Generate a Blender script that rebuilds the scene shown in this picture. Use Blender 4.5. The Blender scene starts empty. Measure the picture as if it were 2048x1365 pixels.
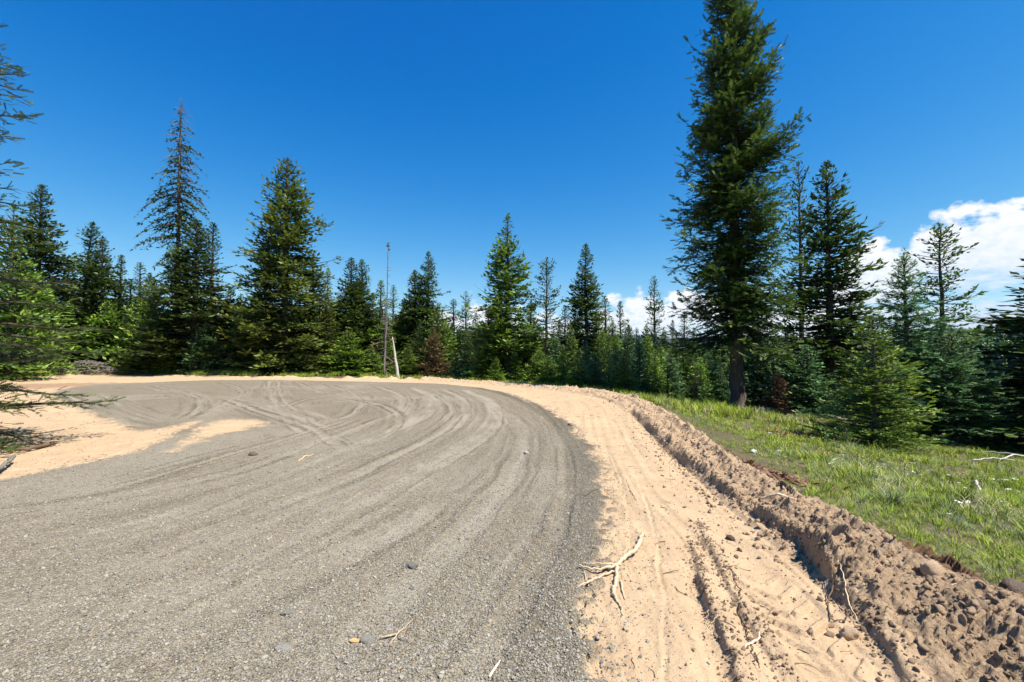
import bpy, math, random
import numpy as np
from mathutils import Vector, Matrix, Euler
R=math.radians
sc=bpy.context.scene
COL=sc.collection
# ------------------------------------------------------------------ camera
cam=bpy.data.cameras.new('camera'); camo=bpy.data.objects.new('camera',cam); COL.objects.link(camo)
cam.sensor_width=36; cam.lens=16.0; cam.clip_start=.05; cam.clip_end=20000
camo.location=(0,0,1.6); camo.rotation_euler=(R(90+1.857),0,0)
sc.camera=camo
# ------------------------------------------------------------------ light
SUN_AZ=118.0; SUN_EL=60.0       # azimuth clockwise from straight ahead (+Y)
EXPO=0.85
sd=Vector((math.sin(R(SUN_AZ))*math.cos(R(SUN_EL)),math.cos(R(SUN_AZ))*math.cos(R(SUN_EL)),math.sin(R(SUN_EL))))
sun=bpy.data.lights.new('sun','SUN'); sun.energy=5.0; sun.angle=R(.53); sun.color=(1,.95,.87)
suno=bpy.data.objects.new('sun',sun); COL.objects.link(suno)
suno.rotation_euler=sd.to_track_quat('Z','Y').to_euler()
w=bpy.data.worlds.new('World'); sc.world=w; w.use_nodes=True
class NT:
    def __init__(s,nt): s.nt=nt; nt.nodes.clear()
    def n(s,t,**k):
        nd=s.nt.nodes.new(t)
        for a,b in k.items():
            if a.startswith('i_'):
                nd.inputs[a[2:].replace('_',' ')].default_value=b
            else: setattr(nd,a,b)
        return nd
    def l(s,a,b): s.nt.links.new(a,b)
    def m(s,op,a,b=None,c=None,clamp=False):
        nd=s.nt.nodes.new('ShaderNodeMath'); nd.operation=op; nd.use_clamp=clamp
        for i,v in enumerate((a,b,c)):
            if v is None: continue
            if isinstance(v,(int,float)): nd.inputs[i].default_value=v
            else: s.l(v,nd.inputs[i])
        return nd.outputs[0]
    def mix(s,f,a,b,blend='MIX'):
        nd=s.nt.nodes.new('ShaderNodeMix'); nd.data_type='RGBA'; nd.blend_type=blend
        for i,v in ((0,f),(6,a),(7,b)):
            if isinstance(v,(int,float)): nd.inputs[i].default_value=v
            elif isinstance(v,tuple): nd.inputs[i].default_value=(*v,1) if len(v)==3 else v
            else: s.l(v,nd.inputs[i])
        return nd.outputs[2]
    def ramp(s,f,stops,interp='LINEAR'):
        nd=s.nt.nodes.new('ShaderNodeValToRGB'); cr=nd.color_ramp; cr.interpolation=interp
        while len(cr.elements)<len(stops): cr.elements.new(.5)
        for e,(p,c) in zip(cr.elements,stops):
            e.position=p; e.color=(*c,1) if isinstance(c,tuple) else (c,c,c,1)
        s.l(f,nd.inputs[0]); return nd.outputs[0]
    def noise(s,vec,scale,detail=4,rough=.55,dim='3D'):
        nd=s.nt.nodes.new('ShaderNodeTexNoise'); nd.noise_dimensions=dim
        nd.inputs['Scale'].default_value=scale; nd.inputs['Detail'].default_value=detail; nd.inputs['Roughness'].default_value=rough
        if vec is not None: s.l(vec,nd.inputs['Vector'])
        return nd.outputs['Fac']
g=NT(w.node_tree)
sky=g.n('ShaderNodeTexSky',sky_type='NISHITA',sun_disc=False); sky.sun_elevation=R(SUN_EL); sky.sun_rotation=R(SUN_AZ)
sky.altitude=1500; sky.air_density=1.0; sky.dust_density=.2; sky.ozone_density=3.0
tc=g.n('ShaderNodeTexCoord'); sep=g.n('ShaderNodeSeparateXYZ'); g.l(tc.outputs['Generated'],sep.inputs[0])
az=g.m('MULTIPLY',g.m('ARCTAN2',sep.outputs[0],sep.outputs[1]),57.29578)
el=g.m('MULTIPLY',g.m('ARCSINE',sep.outputs[2]),57.29578)
# deeper, polarised-looking blue: a smooth film-like response on the sky's own colour
scs=g.n('ShaderNodeSeparateColor'); g.l(sky.outputs[0],scs.inputs[0]); ccs=g.n('ShaderNodeCombineColor')
for i_,(pw,k_,c_) in enumerate(((2.9,13.0,2.5),(1.5,1.88,.9),(1.0,1.75,1.7))):
    v_=g.m('MULTIPLY',g.m('POWER',g.m('MULTIPLY',scs.outputs[i_],.1),pw),k_); v_=g.m('DIVIDE',v_,g.m('ADD',1,g.m('MULTIPLY',v_,c_ if i_<2 else c_/k_)))
    g.l(g.m('MULTIPLY',g.m('SUBTRACT',v_,.004 if i_==0 else 0.0),10,clamp=False) if i_ else g.m('MAXIMUM',g.m('MULTIPLY',g.m('SUBTRACT',v_,.010),10),0.0),ccs.inputs[i_])
fc=g.n('ShaderNodeFloatCurve')     # cloud top elevation over azimuth
pts=[(-180,3),(-60,2),(-20,3),(-3,6.2),(4,5.2),(9,5),(13,7.4),(16,7.6),(19,8.2),(23,8.8),(28,6),(35,7),(38,11.6),(40.5,10.8),(42.2,13.2),(44,13.2),(46,13.2),(48.4,12.8),(60,13),(90,8),(130,5),(180,3)]
cv=fc.mapping.curves[0]
while len(cv.points)<len(pts): cv.points.new(.5,.5)
for p,(a,b) in zip(cv.points,pts): p.location=((a+180)/360,b/20)
fc.mapping.update()
g.l(g.m('DIVIDE',g.m('ADD',az,180),360),fc.inputs['Value'])
topel=g.m('MULTIPLY',fc.outputs[0],20)
cvec=g.n('ShaderNodeCombineXYZ'); g.l(az,cvec.inputs[0]); g.l(g.m('MULTIPLY',el,1.5),cvec.inputs[1])
n1=g.noise(cvec.outputs[0],.30,7,.52); n2=g.noise(cvec.outputs[0],1.1,5,.6)
cvec2=g.n('ShaderNodeCombineXYZ'); g.l(g.m('MULTIPLY',az,.35),cvec2.inputs[0]); g.l(g.m('MULTIPLY',el,1.8),cvec2.inputs[1]); cvec2.inputs[2].default_value=7
n3=g.noise(cvec2.outputs[0],.5,6,.6)
dens=g.m('ADD',g.m('ADD',g.m('MULTIPLY',g.m('SUBTRACT',topel,el),.5),g.m('MULTIPLY',g.m('SUBTRACT',n1,.5),5.5)),g.m('MULTIPLY',g.m('SUBTRACT',n2,.5),1.2))
mask=g.m('MULTIPLY',dens,1.6,clamp=True)
# lower body thins into streaks
low=g.m('MULTIPLY',g.m('SUBTRACT',g.m('SUBTRACT',topel,el),4.4),.4,clamp=True)
streak=g.m('MULTIPLY',g.m('SUBTRACT',n3,.40),7,clamp=True)
mask=g.m('MULTIPLY',mask,g.m('SUBTRACT',1,g.m('MULTIPLY',low,g.m('SUBTRACT',1,streak))))
mask=g.m('MULTIPLY',mask,g.m('MULTIPLY',g.m('ADD',el,.3),2,clamp=True))
mask=g.m('MULTIPLY',mask,.95)
ccol=g.mix(g.m('ADD',g.m('MULTIPLY',g.m('SUBTRACT',topel,el),.10),g.m('MULTIPLY',g.m('SUBTRACT',n2,.5),1.6),clamp=True),(6.1,6.1,6.1),(3.9,4.6,5.5))
skyc=g.mix(mask,ccs.outputs[0],ccol)
bg=g.n('ShaderNodeBackground'); bg.inputs['Strength'].default_value=.1; g.l(skyc,bg.inputs[0])
wo=g.n('ShaderNodeOutputWorld'); g.l(bg.outputs[0],wo.inputs[0])
vs=sc.view_settings; sc.display_settings.display_device='sRGB'
vs.view_transform='Standard'; vs.look='None'; vs.gamma=1; vs.use_curve_mapping=False; vs.exposure=EXPO
sc.render.engine='CYCLES'; sc.cycles.max_bounces=6; sc.cycles.diffuse_bounces=3; sc.cycles.transmission_bounces=3; sc.cycles.transparent_max_bounces=4
# ------------------------------------------------------------------ layout data (metres: x right, y ahead)
GRAVEL=[(0.16, 0.92), (0.36, 2.28), (0.46, 3.04), (0.81, 4.36), (1.05, 5.49), (1.33, 7.8), (1.34, 9.77), (1.06, 12.73), (0.3, 17.2), (-1.58, 22.48), (-4.69, 26.08), (-9.97, 28.08), (-15.81, 29.8), (-19.98, 29.2), (-21.46, 27.04), (-23.02, 25.18), (-20.86, 21.18), (-18.02, 18.05), (-13.99, 14.63), (-10.59, 11.9), (-8.38, 10.1), (-7.72, 9.9), (-7.56, 10.61), (-7.62, 11.26), (-6.96, 9.77), (-6.42, 8.48), (-6.17, 7.6), (-6.32, 6.71), (-6.35, 6.05), (-6.4, 5.75), (-6.19, 4.01), (-9, 0), (-9, -8), (0.2, -8)]
ISLAND=[(-5.68, 7.41), (-5.88, 7.93), (-6.21, 8.73), (-7.04, 10.46), (-7.18, 11.44), (-6.44, 11.35), (-5.89, 11.01), (-5.59, 9.77), (-5.89, 9.4), (-5.71, 8.53), (-5.44, 7.56)]
ISLAND2=[(-6.3, 11.44), (-6.05, 11.81), (-5.51, 11.62), (-5.67, 11.18)]
CREST=[(3.1, -6), (2.85, 0), (2.85, 2.08), (2.93, 2.65), (2.88, 3.22), (2.94, 4.13), (2.96, 5.37), (3.33, 8.1), (3.76, 10.88), (4.22, 14.49), (3.98, 18.52), (2.49, 21.45), (0.69, 24.12), (-2.19, 27.01), (-5.4, 30.01), (-11.16, 31.4), (-17.55, 33.07), (-23.82, 34.81), (-34.03, 40.07), (-33.9, 33.44), (-31, 27)]
PADCLOSE=[(-26, 17), (-15, 10.5), (-9.5, 8), (-8.4, 5), (-9.5, 0), (-10, -10), (3.2, -10)]
TRACKS=[(0.26, 0.9, 1, [(-0.54, 20.58), (0.53, 15.56), (0.88, 10.93), (0.85, 7.6), (0.63, 5.39), (0.4, 4.12), (0.15, 3.31), (-0.03, 2.76), (-0.19, 2.28), (-0.4, 1.69)]), (0.55, 1, 0.9, [(-2.33, 21.49), (-0.86, 16.07), (-0.44, 11.9), (-0.58, 8.99), (-0.94, 7.23), (-1.31, 5.88), (-1.66, 4.71), (-1.97, 3.76), (-2.3, 2.95), (-2.57, 2.34)]), (0.35, 0.9, 0.6, [(-3.49, 22.14), (-1.8, 16.61), (-1.22, 11.9), (-1.41, 8.99), (-1.78, 6.99), (-2.25, 5.39), (-2.75, 4.07), (-3.2, 2.89)]), (0.45, 1, 0.5, [(-5.18, 23.19), (-2.99, 17.2), (-2.32, 12.2), (-2.56, 9.4), (-2.77, 7.6), (-3.06, 6.05), (-3.34, 4.56), (-3.92, 3.54)]), (0.3, 0.9, 0.7, [(-7.19, 23.95), (-4.48, 18.27), (-3.32, 13.55), (-3.29, 10.61), (-3.53, 8.02), (-3.74, 6.31), (-4.25, 5.39), (-4.85, 4.36)]), (0.4, 0.8, 0.4, [(-0.94, 2.28), (-0.72, 2.98), (-0.5, 3.71), (-0.21, 4.94), (0.12, 7.06), (0.17, 9.9), (-0.54, 14.63)]), (0.5, 0.7, 0.3, [(-2.02, 2.28), (-1.74, 2.87), (-1.4, 3.46), (-1.03, 4.24), (-0.71, 5.29)]), (0.25, 0.9, 0.9, [(-15.59, 29.2), (-10.57, 20.02), (-7.54, 14.63), (-5.09, 10.61), (-3.85, 8.73)]), (0.22, 0.8, 0.9, [(-14.98, 29.2), (-9.48, 18.74), (-6.32, 13.3), (-4.45, 10.61)]), (0.25, 0.8, 1, [(-17.64, 27.55), (-12.33, 20.87), (-9.49, 15.23), (-8.61, 12.62), (-8.69, 11.62)]), (0.3, 1, 0.8, [(-8.55, 11.26), (-8.48, 12.84), (-7.76, 14.07), (-6.4, 15.23), (-4.91, 17.0)]), (0.25, 0.9, 1, [(-14.78, 17.0), (-13.16, 17.83), (-9.68, 16.25), (-5.99, 12.62), (-3.88, 9.77)]), (0.25, 0.8, 1, [(-17.36, 19.23), (-10.7, 12.84), (-8.29, 10.93)]), (0.3, 0.9, 1, [(-21.11, 22.83), (-16.8, 21.18), (-11.94, 18.05), (-7.08, 12.84), (-4.43, 10.03), (-2.77, 7.6)]), (0.25, 0.9, 1, [(-10.5, 25.62), (-6.72, 19.23), (-4.83, 14.63), (-4.24, 11.62), (-4.85, 10.46)]), (0.3, 0.9, 0.6, [(-18.79, 19.23), (-13.4, 14.34), (-9.44, 11.01), (-7.94, 10.03)]), (0.25, 0.9, 1, [(-7.08, 13.8), (-7.32, 17.4), (-6.23, 20.02), (-3.93, 19.49)]), (0.25, 0.9, 1, [(-19.32, 24.34), (-13.22, 18.74), (-9.7, 14.2), (-8.05, 11.26)]), (0.2, 0.8, 1, [(-13.28, 21.49), (-10.28, 22.14), (-6.85, 20.58), (-4.07, 16.61)]), (0.25, 0.9, 1, [(-13.11, 27.55), (-8.42, 20.02), (-4.23, 14.63), (-2.7, 11.01), (-2.52, 8.73)]), (0.25, 0.9, 0.8, [(-8.94, 25.18), (-4.71, 22.14), (-1.99, 14.63), (-1.55, 10.61)]), (0.3, 0.6, 0.8, [(-2.36, 5.11), (-1.94, 6.74), (-1.46, 9.28), (-1.41, 12.4)]), (0.2, 0.7, 0.9, [(-5.5, 4.94), (-4.83, 5.39), (-4.54, 6.89), (-4.29, 8.48), (-4.05, 11.44)])]
RUTS=[('line', 0.03, [(1.67, 6.44), (1.48, 5.11), (1.25, 4.01), (1.02, 3.17), (0.74, 2.28), (0.49, 1.53)]), ('step', 0.065, [(1.58, 4.07), (1.35, 3.31), (1.24, 2.76), (1.11, 2.28), (0.97, 1.69)]), ('step', 0.035, [(1.81, 4.5), (1.67, 3.96), (1.52, 3.27), (1.4, 2.57), (1.35, 2.28), (1.28, 1.77)]), ('line', 0.03, [(1.63, 7.8), (1.32, 5.49), (1.0, 4.01), (0.74, 3.04)]), ('step', 0.085, [(3.46, 13.3), (2.95, 9.77), (2.66, 7.6), (2.56, 6.18), (2.44, 5.03), (2.43, 4.26), (2.39, 3.76), (2.25, 3.27), (2.13, 2.81), (1.99, 2.39), (1.78, 1.9)]), ('line', 0.02, [(2.11, 20.02), (2.84, 16.61), (2.93, 12.4), (2.7, 9.28), (2.36, 7.06), (2.13, 5.49)]), ('line', 0.03, [(2.11, 16.61), (2.49, 12.95), (2.29, 9.28), (2.0, 6.89)]), ('line', 0.03, [(0.59, 20.87), (2.18, 18.74), (2.83, 15.56), (2.7, 11.44)])]
CHEV=[(1.82, 3.54), (1.76, 3.04), (1.71, 2.57), (1.71, 2.28), (1.68, 2.03)]
CLEAT=[(3.53, 12.36), (3.14, 9.4), (2.84, 7.21), (2.69, 5.94), (2.59, 5.01)]
CLEAT2=[(1.49, 24.34), (2.64, 22.75), (3.59, 21.03)]
ROCKS=[('stone', -0.74, 3.43, (0.045, 0.028, 0.024), 'rock', 'flat grey stone alone in the middle of the gravel road', 'stone', 11, 0.2, 0.2), ('stone', -0.8, 2.57, (0.038, 0.024, 0.022), 'rock', 'mottled grey stone beside the yellow wood chip on the gravel', 'stone', 12, 0.1, 0.2), ('wood_chip', -0.87, 2.56, (0.03, 0.011, 0.01), 'chip', 'yellow wood chip beside the mottled stone on the gravel', 'wood chip', 13, 0.1, 0.1), ('wood_chip', -0.59, 2.65, (0.013, 0.006, 0.004), 'rot', 'orange bark flake by the forked twig on the gravel', 'bark', 14, 0.5, 0.1), ('stone', -1.23, 2.51, (0.042, 0.034, 0.012), 'rock', 'pale flat stone sunk in the gravel near the bottom edge', 'stone', 15, 0.4, 0.2), ('stone', -1.37, 2.84, (0.04, 0.022, 0.012), 'rock', 'dull stone half sunk in the left gravel foreground', 'stone', 16, 0.7, 0.2), ('stone', -4.09, 7.23, (0.075, 0.05, 0.035), 'boulder', 'dark lump lying on the gravel left of centre', 'stone', 17, 0.1, 0.2), ('stone', 0.23, 7.38, (0.045, 0.03, 0.03), 'rock', 'small dark stone on the gravel near the curve', 'stone', 18, 0.1, 0.2), ('stone', 1.32, 10.39, (0.06, 0.045, 0.04), 'rock', 'small stone at the outer gravel edge of the curve', 'stone', 19, 0.1, 0.2), ('stone', 1.92, 4.06, (0.038, 0.03, 0.025), 'boulder', 'reddish-brown stone in the dirt between the ruts', 'stone', 20, 0.1, 0.2), ('soil_lump', 2.79, 3.09, (0.06, 0.05, 0.055), 'soil', 'largest round soil lump on the berm at right', 'soil lump', 21, 0.1, 0.2), ('soil_lump', 2.66, 3.34, (0.045, 0.03, 0.035), 'soil', 'low soil lump above the large round lump on the berm', 'soil lump', 22, 0.5, 0.2), ('soil_lump', 2.72, 2.7, (0.055, 0.04, 0.035), 'soil', 'soil lump near the bottom right corner', 'soil lump', 23, 0.9, 0.2), ('soil_lump', 1.96, 2.69, (0.05, 0.035, 0.04), 'soil', 'soil lump beside the deep rut edge at lower right', 'soil lump', 24, 0.2, 0.2), ('boulder', 3.42, 3.15, (0.1, 0.085, 0.08), 'boulder', 'brown boulder at the right edge behind the berm', 'boulder', 25, 0.3, 0.2), ('white_stone', 4.25, 8.05, (0.055, 0.045, 0.045), 'palerock', 'white stone in the grass behind the berm', 'stone', 26, 0.3, 0.15), ('white_stone', 5.03, 8.6, (0.07, 0.04, 0.03), 'palerock', 'flat white stone in the grass right of the round white one', 'stone', 27, 0.3, 0.15), ('grey_stone', 8.22, 9.3, (0.05, 0.04, 0.04), 'rock', 'grey stone in the grass before the broad bluish fir', 'stone', 28, 0.3, 0.15)]
STICKS=[('bleached_root', [([(1.15, 4.07, 0.035), (1.07, 3.86, 0.05), (0.98, 3.69, 0.05), (0.88, 3.61, 0.035), (0.8, 3.49, 0.03), (0.76, 3.34, 0.02), (0.69, 3.14, 0.012), (0.67, 3.06, 0.01), (0.69, 2.97, 0.01), (0.68, 2.84, 0.005)], [0.009, 0.019, 0.02, 0.017, 0.016, 0.014, 0.015, 0.013, 0.007, 0.003]), ([(0.82, 3.49, 0.03), (0.71, 3.41, 0.035), (0.59, 3.38, 0.035), (0.49, 3.4, 0.03)], [0.012, 0.01, 0.008, 0.005]), ([(0.8, 3.47, 0.03), (0.69, 3.43, 0.035), (0.62, 3.44, 0.035), (0.52, 3.42, 0.035)], [0.008, 0.006, 0.005, 0.003]), ([(0.77, 3.41, 0.02), (0.65, 3.34, 0.012), (0.54, 3.22, 0.012), (0.43, 3.11, 0.01)], [0.01, 0.007, 0.008, 0.003]), ([(0.52, 3.34, 0.02), (0.53, 3.2, 0.01), (0.55, 3.08, 0.004)], [0.004, 0.004, 0.002]), ([(0.77, 3.28, 0.01), (0.75, 3.15, 0.008), (0.74, 3.03, 0.004)], [0.008, 0.007, 0.003])], 'root', 'large bleached forked root on the dirt at the gravel edge', 'root'), ('forked_twig', [([(-0.73, 2.58, 0.014), (-0.69, 2.59, 0.014), (-0.65, 2.61, 0.01)], [0.004, 0.006, 0.005]), ([(-0.59, 2.72, 0.02), (-0.61, 2.67, 0.012), (-0.64, 2.62, 0.01), (-0.66, 2.56, 0.006), (-0.67, 2.51, 0.004)], [0.002, 0.004, 0.005, 0.004, 0.002])], 'root', 'small pale forked twig on the gravel near the bottom', 'twig'), ('stick', [([(-0.11, 2.26, 0.01), (-0.08, 2.32, 0.012), (-0.06, 2.37, 0.01)], [0.006, 0.006, 0.003])], 'root', 'pale stick end at the bottom edge of the gravel', 'stick'), ('stick', [([(2.52, 4.68, 0.05), (2.63, 4.56, 0.06), (2.74, 4.46, 0.05)], [0.008, 0.012, 0.006])], 'root', 'straight brown stick lying along the berm face', 'stick'), ('thin_root', [([(1.62, 3.44, 0.006), (1.58, 3.28, 0.01), (1.52, 3.09, 0.008), (1.44, 2.93, 0.01), (1.37, 2.75, 0.006), (1.31, 2.56, 0.006), (1.26, 2.42, 0.004)], [0.002, 0.003, 0.004, 0.005, 0.004, 0.003, 0.002])], 'darkroot', 'long thin dark root between the two ruts at lower right', 'root'), ('hooked_root', [([(1.39, 2.61, 0.035), (1.37, 2.57, 0.035), (1.34, 2.56, 0.02), (1.28, 2.53, 0.008), (1.25, 2.5, 0.004)], [0.003, 0.005, 0.005, 0.005, 0.002])], 'root', 'pale hooked root over the thin dark root', 'root'), ('thin_root', [([(1.29, 2.47, 0.01), (1.27, 2.41, 0.01), (1.25, 2.35, 0.004)], [0.003, 0.004, 0.002])], 'darkroot', 'short dark root below the pale hooked root', 'root'), ('thin_root', [([(2.23, 3.24, 0.03), (2.18, 3.14, 0.02), (2.05, 3.0, 0.02), (1.95, 2.84, 0.02), (2.01, 2.8, 0.02), (2.11, 2.89, 0.03)], [0.002, 0.004, 0.005, 0.004, 0.003, 0.002])], 'darkroot', 'dark looped root in the shade of the berm', 'root'), ('thin_root', [([(2.26, 3.2, 0.05), (2.21, 3.09, 0.04), (2.13, 2.92, 0.03), (2.08, 2.78, 0.02)], [0.002, 0.003, 0.003, 0.002])], 'root', 'thin pale root hanging down the berm face', 'root'), ('twig', [([(1.11, 3.4, 0.006), (1.17, 3.42, 0.01), (1.26, 3.46, 0.012)], [0.002, 0.003, 0.001])], 'darkroot', 'short dark twig right of the bleached forked root', 'twig'), ('twig', [([(0.81, 5.13, 0.01), (0.95, 5.35, 0.012), (1.04, 5.44, 0.014)], [0.004, 0.005, 0.002])], 'darkroot', 'dark twig on the outer gravel edge', 'twig'), ('twig', [([(1.47, 5.91, 0.006), (1.39, 5.36, 0.008), (1.38, 5.09, 0.006)], [0.002, 0.003, 0.002])], 'darkroot', 'thin curved twig on the smooth dirt lane', 'twig'), ('twig', [([(1.13, 3.21, 0.006), (1.13, 3.14, 0.008), (1.18, 3.11, 0.006)], [0.002, 0.003, 0.001])], 'darkroot', 'tiny hooked twig on the dirt below the short dark twig', 'twig'), ('twig', [([(0.75, 3.8, 0.01), (0.8, 3.9, 0.012), (0.86, 3.99, 0.01)], [0.003, 0.004, 0.002])], 'root', 'small pale twig just above the bleached forked root', 'twig'), ('twig', [([(1.1, 2.67, 0.01), (1.14, 2.72, 0.012), (1.24, 2.79, 0.014)], [0.002, 0.003, 0.002])], 'root', 'small pale twig crossing the left rut edge', 'twig'), ('twig', [([(-3.17, 6.81, 0.006), (-3.2, 7.08, 0.01), (-3.16, 7.31, 0.006)], [0.006, 0.008, 0.003])], 'chip', 'small tan twig on the gravel left of centre', 'twig'), ('broken_branch', [([(-6.86, 6.03, 0.05), (-6.95, 6.23, 0.08), (-7.24, 6.6, 0.09), (-7.47, 6.88, 0.1)], [0.035, 0.03, 0.025, 0.02])], 'deadwood', 'grey broken branch in the shade under the close fir', 'branch'), ('broken_branch', [([(-8.17, 7.53, 0.04), (-8.04, 7.64, 0.05), (-8.14, 8.07, 0.05), (-8.13, 8.17, 0.05)], [0.02, 0.03, 0.035, 0.02])], 'darkroot', 'dark broken branch beside the shadow of the close fir', 'branch'), ('fallen_log', [([(9.9, 18.4, 0.12), (11.2, 18.0, 0.16), (12.8, 17.0, 0.12)], [0.11, 0.1, 0.06])], 'deadwood', 'grey fallen log lying right of the towering trunk', 'log'), ('fallen_branch', [([(10.4, 18.9, 0.16), (11.6, 18.6, 0.25), (13.0, 18.2, 0.2)], [0.05, 0.04, 0.025])], 'whitewood', 'pale fallen branch behind the grey log', 'branch'), ('fallen_branch', [([(10.04, 10.0, 0.06), (10.53, 10.05, 0.1), (10.91, 9.95, 0.08)], [0.016, 0.014, 0.01])], 'whitewood', 'pale dead branch in the grass at right edge, nearest of the slash', 'branch'), ('fallen_branch', [([(11.6, 11.3, 0.08), (12.15, 11.3, 0.12), (13.17, 11.55, 0.1)], [0.018, 0.02, 0.015])], 'deadwood', 'grey dead branch just behind the nearest slash branch', 'branch'), ('fallen_branch', [([(10.58, 9.95, 0.08), (11.84, 10.8, 0.18), (12.37, 10.8, 0.1)], [0.015, 0.015, 0.01])], 'whitewood', 'pale branch crossing the slash at the right edge', 'branch'), ('dead_stem', [([(7.36, 7.35, 0.02), (7.12, 7.05, 0.12), (6.78, 6.65, 0.05)], [0.02, 0.02, 0.01])], 'whitewood', 'short white dead stem in the grass at right', 'branch'), ('dry_stalk', [([(5.29, 7.55, 0.02), (4.84, 6.9, 0.1), (4.11, 5.8, 0.3)], [0.004, 0.004, 0.003])], 'drygrass', 'thin dry stalk standing in the grass behind the berm', 'stalk')]
CLUMPS=[('grass_clump', 11.1, 19.0, 0.5, 'palegrass', 'round pale green grass clump below the rust-brown sapling'), ('grass_clump', 4.51, 5.45, 0.3, 'palegrass', 'feathery pale grass clump in the near meadow')]
LEAFY=[(7.2, 17.2, 0.9, 'tall leafy weed left of the towering trunk', 1), (6.3, 17.0, 0.55, 'short leafy weed left of the tall one', 2), (9.1, 18.6, 0.45, 'leafy weed at the foot of the towering trunk', 3), (7.34, 10.65, 0.5, 'leafy weed between berm and bushy young fir', 4)]
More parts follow.
